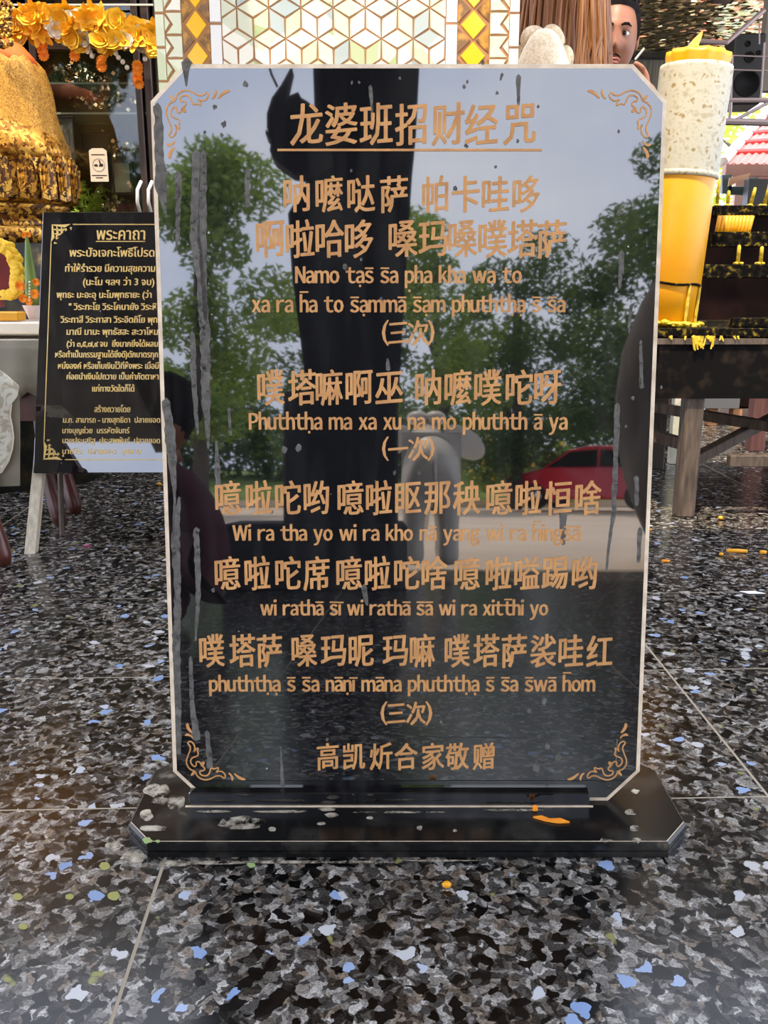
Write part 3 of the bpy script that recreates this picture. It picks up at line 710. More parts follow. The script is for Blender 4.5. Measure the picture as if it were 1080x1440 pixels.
def make_head(mb, R=.105, jaw=1.0):
    """front is -y; about 0.23 tall, centred on the middle of the skull"""
    n, m_ = 48, 36; vs, fs = [], []
    gz = lambda x, c, w: math.exp(-((x - c) / w) ** 2)
    for i in range(m_ + 1):
        th = PI * i / m_
        for k in range(n):
            a = 2 * PI * k / n - PI / 2; d = Vector((math.sin(th) * math.cos(a), math.sin(th) * math.sin(a), math.cos(th)))
            x, y, z = d.x * .077, d.y * .096, d.z * .118
            low = max(0, -d.z)
            x *= 1 - .30 * low ** 2.0 * jaw; y = y * (1 - .12 * low) if d.y < 0 else y * (1 - .38 * low)
            f = max(0, -d.y)
            if f > 0:
                u, w = x, z
                y -= .024 * gz(u, 0, .011) * (gz(w, -.030, .013)) * f          # nose tip
                y -= .012 * gz(u, 0, .009) * gz(w, -.008, .022) * f            # nose bridge
                y -= .006 * (gz(u, .014, .008) + gz(u, -.014, .008)) * gz(w, -.036, .009) * f   # nostril wings
                y += .010 * (gz(u, .031, .015) + gz(u, -.031, .015)) * gz(w, .006, .013) * f    # eye sockets
                y -= .006 * (gz(u, .028, .022) + gz(u, -.028, .022)) * gz(w, .027, .010) * f    # brow ridge
                y -= .006 * (gz(u, .044, .018) + gz(u, -.044, .018)) * gz(w, -.026, .020) * f   # cheekbones
                y -= .008 * gz(u, 0, .024) * gz(w, -.062, .007) * f            # upper lip
                y -= .008 * gz(u, 0, .020) * gz(w, -.074, .007) * f            # lower lip
                y += .004 * gz(u, 0, .026) * gz(w, -.068, .0025) * f
                y -= .008 * gz(u, 0, .022) * gz(w, -.100, .014) * f            # chin
            vs.append((x, y, z))
    for i in range(m_):
        for k in range(n): j = (k + 1) % n; fs.append((i * n + k, i * n + n + k, i * n + n + j, i * n + j))
    mb.add(vs, fs)

def face_parts(head, M_, hair):
    E_ = MB(); I_ = MB(); L_ = MB()
    for sx_ in (-1, 1):
        e = MB(); e.ball((sx_ * .031, -.078, .006), (.0125, .011, .0085), 16, 10); o = e.build('eye', M_eye, head, True)
        q = MB(); q.ball((sx_ * .031 - .003, -.0875, .006), (.0058, .0036, .0062), 12, 8); q.build('iris', M_iris, o, True)
        q = MB(); q.tube([(sx_ * .018, -.0850, .0075), (sx_ * .026, -.0898, .0145), (sx_ * .036, -.0885, .0145), (sx_ * .045, -.0800, .0085)], [.0016, .0026, .0026, .0015], 6); q.build('eyelid', M_skin, head, True)
        q = MB(); q.tube([(sx_ * .013, -.0985, .0245), (sx_ * .022, -.0985, .0285), (sx_ * .036, -.0915, .030), (sx_ * .049, -.078, .0245)], [.0028, .0042, .0040, .0012], 6); q.build('eyebrow', hair, head, True)
        q = MB(); q.ball((sx_ * .077, .006, -.004), (.010, .018, .031), 14, 10, fn=lambda d: 1 - .25 * max(0, -d.z)); q.build('ear', M_, head, True)
        q = MB(); q.tube([(sx_ * .003, -.1065, -.0530), (sx_ * .012, -.1035, -.0545), (sx_ * .024, -.0955, -.0600)], [.0030, .0030, .0012], 6); q.build('moustache', hair, head, True)
    q = MB(); q.tube([(-.024, -.0905, -.0675), (-.012, -.1010, -.0635), (0, -.1050, -.0648), (.012, -.1010, -.0635), (.024, -.0905, -.0675)], [.0015, .0038, .0038, .0038, .0015], 8)
    q.tube([(-.020, -.0905, -.0715), (-.010, -.0995, -.0735), (0, -.1035, -.0745), (.010, -.0995, -.0735), (.020, -.0905, -.0715)], [.0015, .0042, .0048, .0042, .0015], 8)
    q.build('lips', M_lip, head, True)

# man seen over the top of the tablet
man = empty('person', (.685, 3.08, 0), (0, 0, 0), 'young man with short black hair, face showing above the right end of the tablet', 'person')
J = dict(pelvis=(0, 0, .80, .13, .10), waist=(0, 0, .95, .12, .09), chest=(0, 0, 1.08, .145, .095), collar=(0, 0, 1.16, .08, .07),
  shl=(-.155, 0, 1.135, .055), shr=(.155, 0, 1.135, .055), ell=(-.20, -.03, .91, .042), elr=(.20, -.10, .97, .042), wrl=(-.19, -.10, .74, .028), wrr=(.13, -.19, 1.155, .026),
  hl=(-.085, 0, .74, .09), hr=(.085, 0, .74, .09), kl=(-.10, -.02, .42, .06), kr=(.10, -.02, .42, .06), al=(-.10, 0, .08, .04), ar=(.10, 0, .08, .04), tl=(-.10, -.14, .035, .033), tr=(.10, -.14, .035, .033))
B = [('pelvis', 'waist'), ('waist', 'chest'), ('chest', 'collar'), ('chest', 'shl'), ('chest', 'shr'), ('shl', 'ell'), ('shr', 'elr'), ('ell', 'wrl'), ('elr', 'wrr'),
  ('pelvis', 'hl'), ('pelvis', 'hr'), ('hl', 'kl'), ('hr', 'kr'), ('kl', 'al'), ('kr', 'ar'), ('al', 'tl'), ('ar', 'tr')]
skin_body('body', J, B, M_dark, man)
def hand(parent, loc, rot, m, sgn=1, curl=.5, name='hand'):
    """palm along +z, fingers on top, thumb leaves the side"""
    h_ = {'w': (0, 0, -.03, .022, .017), 'p': (0, 0, .02, .030, .014), 'q': (0, 0, .055, .034, .013)}; b_l = [('w', 'p'), ('p', 'q')]
    for i, (x, L) in enumerate(((-.028, .060), (-.010, .070), (.010, .066), (.027, .052))):
        c = curl; y = 0; z = .068; h_['k%d' % i] = (x, 0, z, .0088)
        b_l.append(('q', 'k%d' % i)); prev = 'k%d' % i; ang = 0
        for s_ in range(3):
            ang += c; z += L * (.42, .32, .26)[s_] * math.cos(ang); y -= L * (.42, .32, .26)[s_] * math.sin(ang)
            k = 'f%d%d' % (i, s_); h_[k] = (x * 1.06, y, z, .0080 - .0008 * s_); b_l.append((prev, k)); prev = k
    h_['t0'] = (sgn * .036, -.006, .012, .011); h_['t1'] = (sgn * .056, -.016, .034, .0095); h_['t2'] = (sgn * .062, -.026, .060, .0080)
    b_l += [('p', 't0'), ('t0', 't1'), ('t1', 't2')]
    o = skin_body(name, h_, b_l, m, parent, sub=1); o.location = loc; o.rotation_euler = rot; return o
hand(man, (.10, -.19, 1.165), (-.3, -1.25, -.2), M_skin, 1, .35)
hand(man, (-.19, -.10, .71), (PI, 0, 0), M_skin, 1, .3)
mb = MB(); mb.tube([(0, 0, 1.14), (0, -.005, 1.20), (0, -.01, 1.25)], [.052, .046, .048], 20); mb.build('neck', M_skin, man, True)
mb = MB(); make_head(mb); head = mb.build('head', M_skin, man, True)
head.location = (.034, -.02, 1.345); head.rotation_euler = (math.radians(4), math.radians(4), math.radians(-9)); head.scale = (.90, 1.0, 1.04)
face_parts(head, M_skin, M_hairb)
mb = MB()
def hairfn(d):
    q = 1.0 + .05 * mn.noise(Vector((d.x * 9, d.y * 9, d.z * 9)))
    if d.y < 0 and d.z < .52 and -d.y > abs(d.x) * .35: q *= .80
    if d.z < -.25: q *= .86
    return q
mb.ball((0, .012, .028), (.086, .104, .114), 40, 26, fn=hairfn); mb.build('hair', M_hairb, head, True)
mb = MB(); rr = random.Random(4)
for k in range(260):
    a, e = rr.uniform(0, 2 * PI), rr.uniform(.45, 1.5); d = Vector((math.cos(e) * math.cos(a), math.cos(e) * math.sin(a), math.sin(e)))
    if d.y < -.2 and d.z < .6: continue
    p = Vector((0, .012, .028)) + Vector((d.x * .084, d.y * .101, d.z * .112)); q = p + d * rr.uniform(.006, .014) + Vector((rr.uniform(-.006, .006), rr.uniform(-.008, .002), .002))
    mb.tube([p, q], [.0035, .0008], 4, False)
o = mb.build('hair_tufts', M_hairb, head); tag(o, kind='stuff')
MB().tube([at(893, 84, 2.86) - Vector((.685, 3.08, 0)), at(906, 68, 2.86) - Vector((.685, 3.08, 0))], .0035, 6).build('small_stick', M_legpale, man)

# woman with long light-brown hair, back to the camera
wo = empty('person', (.440, 2.42, 0), (0, 0, 0), 'woman with long light brown hair and cream lace top, seen from behind above the tablet', 'person')
J = dict(pelvis=(0, 0, .80, .13, .10), waist=(0, 0, .92, .105, .085), chest=(0, 0, 1.02, .125, .09), collar=(0, 0, 1.07, .055, .05),
  shl=(-.11, -.06, 1.00, .045), shr=(.14, .03, 1.04, .045), ell=(-.135, -.10, .80, .036), elr=(.18, .06, .82, .036), wrl=(-.06, -.16, .70, .024), wrr=(.15, .16, .70, .024),
  hl=(-.085, 0, .72, .10), hr=(.085, 0, .72, .10), kl=(-.09, 0, .42, .065), kr=(.09, 0, .42, .065), al=(-.09, .01, .08, .037), ar=(.09, .01, .08, .037), tl=(-.09, .13, .035, .030), tr=(.09, .13, .035, .030))
skin_body('body', J, B, M_bluecloth, wo)
hand(wo, (-.06, -.16, .66), (PI, 0, 0), M_skin, 1, .3); hand(wo, (.15, .16, .66), (PI, 0, 0), M_skin, -1, .3)
MB().tube([(.0, .0, 1.05), (0, .01, 1.18)], [.045, .045], 16).build('neck', M_skin, wo, True)
mb = MB(); make_head(mb, jaw=.8); hd = mb.build('head', M_skin, wo, True); hd.location = (.0, .01, 1.28); hd.rotation_euler = (0, 0, PI)
for nm, lo, sz in (('eye', .031, .01), ('eye', -.031, .01)):
    q = MB(); q.ball((lo, -.080, .006), (.0125, .011, .0085), 12, 8); q.build(nm, M_eye, hd, True)
q = MB(); q.tube([(-.02, -.092, -.068), (0, -.104, -.066), (.02, -.092, -.068)], [.002, .005, .002], 8); q.build('lips', M_lip, hd, True)
# hair: cap plus a long curtain of locks
mb = MB(); prof = []
for k in range(34):
    t = k / 33; z = 1.415 - t * .50
    r_ = .105 * math.sqrt(max(0, 1 - ((1.30 - z) / .118) ** 2)) if z > 1.30 else .105 + .012 * math.sin(min(1, (1.30 - z) / .3) * PI * .6)
    if z < 1.0: r_ *= 1 - (1.0 - z) * 1.6
    prof.append((max(r_, .004), z))
mb.lathe(prof, 90, Matrix.Translation((.0, -.012, 0)), sx=.90, sy=.80, fn=lambda a, z: 1 + (.05 * mn.noise(Vector((a * 5, z * 1.6, 0))) + .035 * mn.noise(Vector((a * 17, z * 2.2, 3)))) * min(1, (1.44 - z) * 6))
mb.build('hair', M_hairl, wo, True)
mb = MB(); rr = random.Random(8)
for k in range(150):
    a = rr.uniform(-PI * 1.1, PI * .1); r0 = rr.uniform(.102, .114); x0, y0 = math.cos(a) * .90, math.sin(a) * .80
    z1 = rr.uniform(.92, 1.05); w0, w1 = rr.uniform(-.012, .012), rr.uniform(-.016, .016)
    pts = [(x0 * r0 * .55, y0 * r0 * .55 - .012, 1.395), (x0 * r0 * .98, y0 * r0 - .012, 1.32), (x0 * (r0 + .008) + w0, y0 * r0 - .015, 1.18), (x0 * (r0 + .010) + w1, y0 * (r0 + .006) - .015, (1.18 + z1) / 2), (x0 * r0 * .95 + w0 + w1, y0 * r0 * .95 - .012, z1)]
    mb.tube(pts, [.003, .0045, .0045, .004, .001], 5, False)
o = mb.build('hair_locks', M_hairl, wo, True); tag(o, kind='stuff')
# lace-covered shoulder with a scalloped frill standing up round it
lc = at(764, 78, 2.24) - wo.location
mb = MB(); prof = [(.100, -.20), (.098, -.10), (.086, -.045), (.072, -.012), (.056, .018), (.040, .040), (.022, .052), (.004, .056)]
mb.lathe(prof, 40, Matrix.Translation(lc), sx=.80, sy=.75, fn=lambda a, z: 1 + .012 * math.sin(9 * a)); sh = mb.build('lace_shoulder', M_cream, wo, True)
mb = MB(); NN = 72
vs = []; fs = []
for i in range(NN + 1):
    t = i / NN; a = -.15 * PI + 1.3 * PI * t
    bx, bz = math.cos(a) * .052, math.sin(a) * .060 - .012
    sc = .005 + .017 * abs(math.sin(t * 4.0 * PI)) ** .6; o2 = math.sin(t * 8 * PI) * .003
    for rr_, yy_ in ((0, 0), (.5, .006 + o2), (1, .004 + o2 * 1.6)):
        vs.append((lc.x + bx + math.cos(a) * sc * rr_, lc.y + .012 + yy_, lc.z + .004 + bz + math.sin(a) * sc * rr_))
for i in range(NN):
    for k in range(2): fs.append((i * 3 + k, i * 3 + k + 1, i * 3 + k + 4, i * 3 + k + 3))
mb.add(vs, fs); fr_ = mb.build('frill', M_cream, sh, True); md = fr_.modifiers.new('s', 'SOLIDIFY'); md.thickness = .0015

# ================================================================== RIGHT: BIG CANDLE, RACK AND TABLE
ca = at(940, 425, 2.42); YC = 2.42
p_bot = at(975, 432, YC); p_top = at(975, 62, YC)
TT = .497   # table top height
candle = empty('giant_candle', (at(933, 432, YC).x, YC, TT), (0, math.radians(3.4), 0), 'very thick candle half wrapped in pale spattered paper, burning beside the tablet', 'candle')
CR = .084; CH = p_top.z - TT + .0
zc = lambda y: at(975, y, YC - CR).z - TT
mb = MB(); z_y = zc(237)
mb.lathe([(CR * .93, 0.0), (CR * .95, .10), (CR * .96, .105), (CR, .112), (CR, z_y), (CR * .99, z_y + .002), (CR * .9, z_y + .004)], 48); mb.build('wax_column', M_wax, candle, True)
mb = MB(); zt = zc(83)
mb.lathe([(CR * 1.02, z_y - .010), (CR * 1.035, z_y + .0), (CR * 1.03, z_y + .10), (CR * 1.05, zt - .01), (CR * 1.04, zt), (CR * 1.0, zt), (CR * .99, z_y)], 48, fn=lambda a, z: 1 + .012 * math.sin(3 * a + z * 7)); mb.build('paper_sleeve', M_paper, candle, True)
mb = MB(); mb.lathe([(CR * 1.03, z_y - .014), (CR * 1.07, z_y - .012), (CR * 1.07, z_y - .002), (CR * 1.03, z_y)], 48); mb.build('paper_band', M_paper, candle, True)
zt2 = zc(62)
mb = MB(); mb.lathe([(CR * .80, zt - .03), (CR * .86, zt - .01), (CR * .90, zt2 - .012), (CR * .88, zt2), (CR * .80, zt2 - .002), (CR * .74, zt2 - .022), (CR * .3, zt2 - .026), (.004, zt2 - .027)], 64,
  fn=lambda a, z: 1 + .06 * mn.noise(Vector((a * 6, z * 40, 1))) + .05 * math.sin(11 * a) * (z > zt)); mb.build('wax_rim', M_wax, candle, True)
MB().tube([(-.012, 0, zt2 - .03), (-.012, 0, zt2 - .005)], .002, 6).build('wick', M_black2, candle)
mb = MB(); fz = zt2 - .016
mb.tube([(-.014, 0, fz), (-.018, 0, fz + .012), (-.016, 0, fz + .028), (-.010, 0, fz + .042), (-.002, 0, fz + .056), (.003, 0, fz + .066)], [.004, .011, .0125, .009, .005, .0006], 12); mb.build('flame', M_flame, candle, True)
MB().add([], []).tube([(CR * 1.0 * math.cos(a), CR * 1.0 * math.sin(a), .108 + .002 * math.sin(5 * a)) for a in [k * 2 * PI / 40 for k in range(41)]], .0035, 6).build('wire_ring', M_soot, candle)
for a in (-1.15, -.55, .1, -2.2):
    mb = MB(); mb.tube([(CR * 1.0 * math.cos(a), CR * 1.0 * math.sin(a), .11), (CR * .98 * math.cos(a), CR * .98 * math.sin(a), .05), (CR * 1.0 * math.cos(a), CR * 1.0 * math.sin(a), .0)], [.003, .005, .003], 6); mb.build('wire_strut', M_waxc, candle)
mb = MB(); rr = random.Random(2)
for k in range(46):
    a = rr.uniform(-PI, .6); r_ = CR * rr.uniform(.98, 1.15); mb.ball((r_ * math.cos(a), r_ * math.sin(a), rr.uniform(.003, .012)), (rr.uniform(.004, .018), rr.uniform(.004, .012), rr.uniform(.002, .009)), 8, 6)
o = mb.build('wax_drips', M_waxc, candle, True); tag(o, kind='stuff')
# table
tb = empty('wax_table', (.80, 2.30, 0), (0, 0, 0), 'sooty black offering table with worn wooden legs under the candles', 'table')
mb = MB(); mb.box((.70, .275, TT - .012), (1.63, .57, .022), bev=.002); mb.build('tabletop', M_soot, tb)
mb = MB(); mb.box((.70, -.015, TT - .033), (1.64, .016, .014)); mb.build('front_strip', M_wood, tb)
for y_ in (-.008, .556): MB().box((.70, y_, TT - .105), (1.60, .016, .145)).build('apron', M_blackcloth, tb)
mb = MB(); rr = random.Random(6)      # wax and soot that hung off the front of the tabletop
for k in range(46):
    x = rr.uniform(-.08, 1.3) if k < 30 else rr.uniform(-.025, .035); mb.tube([(x, -.022, TT - .02), (x + rr.uniform(-.009, .009), -.027, TT - .024 - rr.uniform(0, .010 if k < 30 else .032))], [rr.uniform(.002, .007), .002], 5)
o = mb.build('wax_drips', M_waxc, tb); tag(o, kind='stuff')
foot = atz(963, 727, 0) - tb.location
for (x, y) in ((foot.x, 0.02), (foot.x - .135, .30), (foot.x + 1.30, .02), (foot.x - .0, .52), (foot.x + 1.30, .52)):
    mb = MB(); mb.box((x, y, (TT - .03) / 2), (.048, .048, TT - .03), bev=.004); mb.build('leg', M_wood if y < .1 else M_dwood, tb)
lx = foot.x
def bar(mb, a, b, w=.028, h=.030):
    a, b = Vector(a), Vector(b); d = (b - a); L = d.length; q = d.to_track_quat('X', 'Z').to_matrix().to_4x4(); mb.box((0, 0, 0), (L, w, h), M=Matrix.Translation((a + b) / 2) @ q, bev=.002)
for a, b in (((lx, .04, .135), (lx + .46, .50, .215)), ((lx, .52, .235), (lx + .55, .04, .185)), ((lx - .135, .30, .205), (lx, .04, .19)), ((lx + .10, -.0, .155), (lx + 1.30, .0, .155))):
    mb = MB(); bar(mb, a, b); mb.build('stretcher', M_wood, tb)
# tiered rack standing on the table
rk = empty('candle_rack', (1.03, 2.42, TT), (0, 0, 0), 'sooty stepped metal candle rack dribbled with yellow wax on the table', 'rack')
def rz(y, Y): return at(1030, y, Y).z - TT
mb = MB(); tiers = []
yt1, yt2, yt3 = 2.40, 2.50, 2.62
for nm, Y, ya, yb, xa_ in (('lower_bar', yt1, 372, 391, 985), ('middle_bar', yt2, 326, 347, 1003), ('upper_shelf', yt3, 290, 304, 1001)):
    z1, z0 = rz(ya, Y), rz(yb, Y); xw = at(xa_, ya, Y).x - rk.location.x
    q = MB(); q.box(((xw + 1.0) / 2, Y - rk.location.y + .02, (z0 + z1) / 2), (1.0 - xw, .05 if nm != 'upper_shelf' else .10, z1 - z0), bev=.002); q.build(nm, M_soot, rk); tiers.append((Y, z1))
for xx in (.10, .95):
    q = MB(); bar(q, (xx - .12, -.05, .0), (xx + .14, .20, rz(296, yt3)), .022, .022); q.build('side_rail', M_soot, rk)
    q = MB(); bar(q, (xx + .20, .22, .0), (xx + .16, .22, rz(296, yt3)), .02, .02); q.build('back_post', M_soot, rk)
q = MB(); bar(q, (-.14, -.09, .012), (1.0, -.09, .012), .03, .024); q.build('base_rail', M_soot, rk)
rr = random.Random(9); proto = None
def thin_candle(x, y, z, h, m=M_waxc, lean=0, lbl='thin yellow candle stub standing on the black rack'):
    q = MB(); q.lathe([(.0052, 0), (.0050, h * .8), (.0042, h * .96), (.0012, h)], 10); 
    o = q.build('thin_candle', m, None, True); o.location = (x, y, z); o.rotation_euler = (0, lean, 0); tag(o, None, 'candle', 'thin yellow candles on the rack')
    w_ = MB(); w_.tube([(0, 0, h - .001), (.001, 0, h + .006)], .0008, 5); w_.build('wick', M_black2, o)
    q = MB(); rr2 = random.Random(int(x * 1e4)); 
    for k in range(5): q.ball((rr2.uniform(-.008, .008), rr2.uniform(-.008, .008), .003), (.006, .006, .004), 7, 5)
    q.build('wax_pool', m, o, True); return o
z2 = rk.location.z
for (px_, pt, pb, Y, t, txt) in ((1038, 346, 374, yt1, 0, 'thin yellow candle stub on the lowest rack bar, nearest the giant candle'), (1070, 348, 374, yt1, 1, 'thin yellow candle stub on the lowest rack bar, at the picture edge'),
     (1056, 262, 290, yt3, 2, 'leaning yellow candle on the top shelf beside the teal bracket'), (1075, 250, 290, yt3, 3, 'taller leaning yellow candle on the top shelf at the picture edge'), (1024, 268, 291, yt3, 4, 'thin yellow candle at the back of the top shelf against the pale wall'), (1009, 250, 291, yt3, 5, 'yellow candle on the top shelf touching the giant candle')):
    p = at(px_, pb, Y + .01); h_ = at(px_, pt, Y + .01).z - p.z
    zz = z2 + (tiers[0][1] if Y == yt1 else tiers[2][1]); o = thin_candle(p.x, Y + .015, zz, h_, lean=.18 if t in (2, 3) else 0); o['label'] = txt
mb = MB(); pc = at(1034, 318, 2.58)
for k in range(10): mb.tube([(-.045 + k * .010, 0, .028), (-.050 + k * .0095, .004, -.034 - .003 * math.sin(k))], [.006, .006], 6)
o = mb.build('candle_bundle', M_wax, None, True); o.location = pc; tag(o, 'bundle of fresh orange-yellow candles hanging under the top shelf of the rack', 'candles')

# ================================================================== BACKGROUND RIGHT
spb = at(1052, 97, 4.0)
sp = empty('loudspeaker', (spb.x, 4.0, spb.z), (0, 0, math.radians(-6)), 'black two-way loudspeaker hung high under the ceiling at right', 'loudspeaker')
mb = MB(); hw, hh = .062, .135; mb.box((0, .09, 0), (hw * 2, .18, hh * 2), bev=.006); mb.build('cabinet', M_black2, sp)
q = MB(); q.lathe([(.052, 0), (.050, .004), (.044, -.004), (.018, -.016), (.004, -.006)], 28, Matrix.Translation((0, -.001, -.055)) @ Matrix.Rotation(PI / 2, 4, 'X')); q.build('woofer', mat('speaker_cone', (.012, .012, .012), .7, ior=1.2), sp, True)
for dx, dz, r_ in ((.0, .045, .022), (.035, .06, .010), (-.01, .095, .012)):
    q = MB(); q.lathe([(r_, 0), (r_ * .9, .004), (r_ * .3, -.008), (.002, -.004)], 20, Matrix.Translation((dx, -.001, dz)) @ Matrix.Rotation(PI / 2, 4, 'X')); q.build('tweeter', MATS['speaker_cone'], sp, True)
brk = empty('pipe_frame', (0, 3.95, 0), (0, 0, 0), 'galvanised pipe frame holding the loudspeaker at the upper right', 'frame')
def pxp_(x, y, Y): p = at(x, y, Y); return (p.x, Y - 3.95, p.z)
for pts, r_ in (([(1024, 141), (1100, 141)], .010), ([(1020, 171), (1100, 173)], .014), ([(1028, 141), (1026, 171)], .007), ([(1030, 171), (1085, 142)], .007), ([(1030, 78), (1080, 80)], .003), ([(1028, 98), (1090, 100)], .003), ([(1030, 78), (1028, 141)], .004), ([(1070, 141), (1075, 60)], .004), ([(1068, 30), (1068, 62)], .003), ([(970, 78), (970, 62), (985, 58), (1022, 60), (1045, 40), (1075, 14)], .010)):
    q = MB(); q.tube([pxp_(x, y, 3.93) for x, y in pts], r_, 8); q.build('pipe', M_steel, brk)
# ceiling trims, dark fascia and back wall under the rear canopy
for k, (ya, yb, Y, m, xr) in enumerate(((52, 60, 6.9, M_soffit, 970), (55, 74, 7.0, M_beam, 1000), (74, 82, 6.95, M_black2, 1000))):
    a, b = at(880, ya, Y), at(880, yb, Y); r_ = at(xr, ya, Y).x
    tag(MB().box(((r_ - 1) / 2, Y, (a.z + b.z) / 2), (r_ + 1, .08, a.z - b.z)).build('trim_%d' % (k + 2), m), kind='structure')
a, b = at(900, 5, 5.5), at(900, 9, 5.5)
tag(MB().box((1.3, 5.45, 2.20), (1.7, .05, .03)).build('trim_5', M_soffit), kind='structure')
q = MB(); pa, pb = at(1010, 38, 5.6), at(1068, -2, 4.2); bar(q, (pa.x, 5.6, 2.18), (pb.x + .12, 4.2, 2.18), .10, .06); tag(q.build('trim_6', M_black2), kind='structure')
zb = at(900, 80, 7.0).z
xw_ = at(1012, 90, 7.08).x; wb = MB().box(((xw_ - 1.7) / 2, 7.08, zb / 2), (xw_ + 1.7, .08, zb)); tag(wb.build('wall_back', noisy('ribbed_grey_wall', [(.35, (.09, .085, .07)), (.65, (.22, .20, .16))], 3, .7, stretch=(14, 1, .6))), kind='structure')
tag(MB().box((at(1040, 60, 4.3).x + .7, 4.3, at(1040, 60, 4.3).z + .25), (1.2, .05, .9)).build('trim_7', M_plaster), kind='structure')
al = empty('dark_backdrop', (0, 3.9, 0), (0, 0, 0), 'near-black box on orange feet, added as gloom behind the wax table', 'cabinet')
z0_, z1_ = at(1020, 575, 3.9).z, at(1050, 305, 4.3).z; xl_ = at(962, 590, 3.9).x
q = MB(); q.box((xl_ + 1.6, .35, (z0_ + z1_) / 2), (3.2, .7, z1_ - z0_), bev=.01); q.build('backdrop_box', noisy('gloom_red_brown', [(.4, (.006, .003, .0025)), (.7, (.020, .008, .006))], 5, .9, ior=1.15), al)  # near-black box added as a backdrop for the gloom behind the table
q = MB(); gz0, gz1 = at(1020, 574, 3.88).z, at(1020, 548, 3.88).z; gx0, gx1 = at(985, 560, 3.88).x, at(1040, 560, 3.88).x; q.box(((gx0 + gx1) / 2, -.012, (gz0 + gz1) / 2), (gx1 - gx0, .03, gz1 - gz0)); q.build('grey_panel', mat('dusty_grey_panel', (.10, .10, .10), .6), al)
for px_ in (1003, 1037, 1110, 1180):
    q = MB(); q.box((at(px_, 590, 3.9).x, .03, z0_ / 2), (.042, .05, z0_), bev=.003); q.build('foot', noisy('orange_brown_wood', [(.3, (.30, .12, .04)), (.7, (.48, .22, .08))], 8, .5), al)
rp_ = at(1064, 600, 3.3); q = MB(); q.box((0, 0, .24), (.055, .055, .48), bev=.003); o = q.build('red_post', noisy('faded_red_wood', [(.3, (.07, .025, .02)), (.7, (.15, .06, .05))], 9, .6, stretch=(6, 6, 1))); o.location = (rp_.x, 3.3, 0); tag(o, 'short faded red wooden post standing under the wax table at the right edge', 'post')
mp2 = at(951, 600, 3.05); q = MB(); q.box((0, 0, .30), (.036, .036, .60), bev=.002); o = q.build('mirror_chip_post', M_cell_w); o.location = (mp2.x, 3.05, 0); tag(o, 'slim pale gold mirror-chip post just right of the tablet behind the wax table', 'post')
q = MB(); bx0 = at(918, 600, 2.95).x; q.box((0, 0, .26), (.085, .04, .52), bev=.004); o = q.build('dark_board', M_dwood); o.location = (bx0, 2.95, 0); tag(o, 'upright dark wooden board just right of the tablet under the wax table', 'board')
# long leaves behind the candle
pln = empty('leafy_plant', (at(930, 130, 3.3).x, 3.3, 0), (0, 0, 0), 'dark strap-leaved plant in a pot between the tablet and the giant candle', 'plant')
q = MB(); q.lathe([(.07, 0), (.09, .02), (.12, .26), (.13, .28), (.11, .28), (.10, .25)], 24); q.build('pot', M_redwood, pln, True)
q = MB(); q.tube([(0, 0, .2), (.01, 0, .6), (0, 0, .92)], [.018, .015, .012], 8); q.build('stem', M_bark, pln)
for k, (dx, dy, hz) in enumerate(((-.03, -.02, 1.16), (.035, -.03, 1.26), (.07, .0, 1.17), (-.07, .02, 1.10), (.0, .06, 1.20), (.09, .05, 1.08))):
    q = MB(); vs = []; n_ = 9
    for i in range(n_):
        t = i / (n_ - 1); w_ = .020 * math.sin(PI * min(1, t * .9 + .1)) + .001; z = .88 + (hz - .88) * t
        x, y = dx * t ** 1.5, dy * t ** 1.5
        vs += [(x - w_, y, z), (x, y + .006, z), (x + w_, y, z)]
    q.add(vs, [(i * 3 + e, i * 3 + e + 1, i * 3 + e + 4, i * 3 + e + 3) for i in range(n_ - 1) for e in (0, 1)])
    o = q.build('leaf', M_leaf1, pln, True); o.modifiers.new('s', 'SOLIDIFY').thickness = .001
# outbuilding with a red sheet roof, awning and brackets
ob = empty('red_roofed_shed', (0, 8.0, 0), (0, 0, 0), 'small outbuilding with a red ribbed roof seen through the gap at far right', 'building')
def o8(x, y, Y=8.0): p = at(x, y, Y); return Vector((p.x, Y - 8.0, p.z))
A, Bp, Cc, D = o8(1016, 232, 7.6), o8(1250, 232, 7.6), o8(1250, 120, 9.5), o8(1080, 158, 9.5)
M_rroof = mat('red_roof_sheet', (.60, .17, .15), .6)
q = MB(); nrib = 44; vs = []; fs = []
for i in range(nrib + 1):
    t = i / nrib; hgt = .018 if i % 2 else 0; pa = A.lerp(Bp, t); pb = D.lerp(Cc, t)
    for s_ in range(7): p = pa.lerp(pb, s_ / 6); vs.append((p.x, p.y, p.z + hgt + (.0 if s_ % 1 else 0)))
for i in range(nrib):
    for s_ in range(6): fs.append((i * 7 + s_, i * 7 + 7 + s_, i * 7 + 8 + s_, i * 7 + s_ + 1))
q.add(vs, fs); o = q.build('roof_sheet', M_rroof, ob); o.modifiers.new('s', 'SOLIDIFY').thickness = .01
for k in range(1, 6):
    q = MB(); a_, b_2 = A.lerp(D, k / 6), Bp.lerp(Cc, k / 6); nrm = Vector((0, -.3, .5)).normalized() * .02
    q.tube([a_ + nrm, b_2 + nrm], .022, 6); q.build('roof_batten', mat('roof_batten_red', (.50, .05, .05), .6) if k == 1 else MATS['roof_batten_red'], ob)
q = MB(); q.tube([A + Vector((0, 0, .02)), D + Vector((0, 0, .02))], .045, 6); q.build('roof_edge', M_white, ob)
q = MB(); e0, e1 = o8(1018, 240, 7.5), o8(1260, 240, 7.5); q.box(((e0.x + e1.x) / 2, -.5, e0.z), (e1.x - e0.x, .08, .085)); q.build('fascia', noisy('pinkish_fascia', [(.3, (.42, .20, .16)), (.7, (.55, .30, .24))], 4, .6), ob)
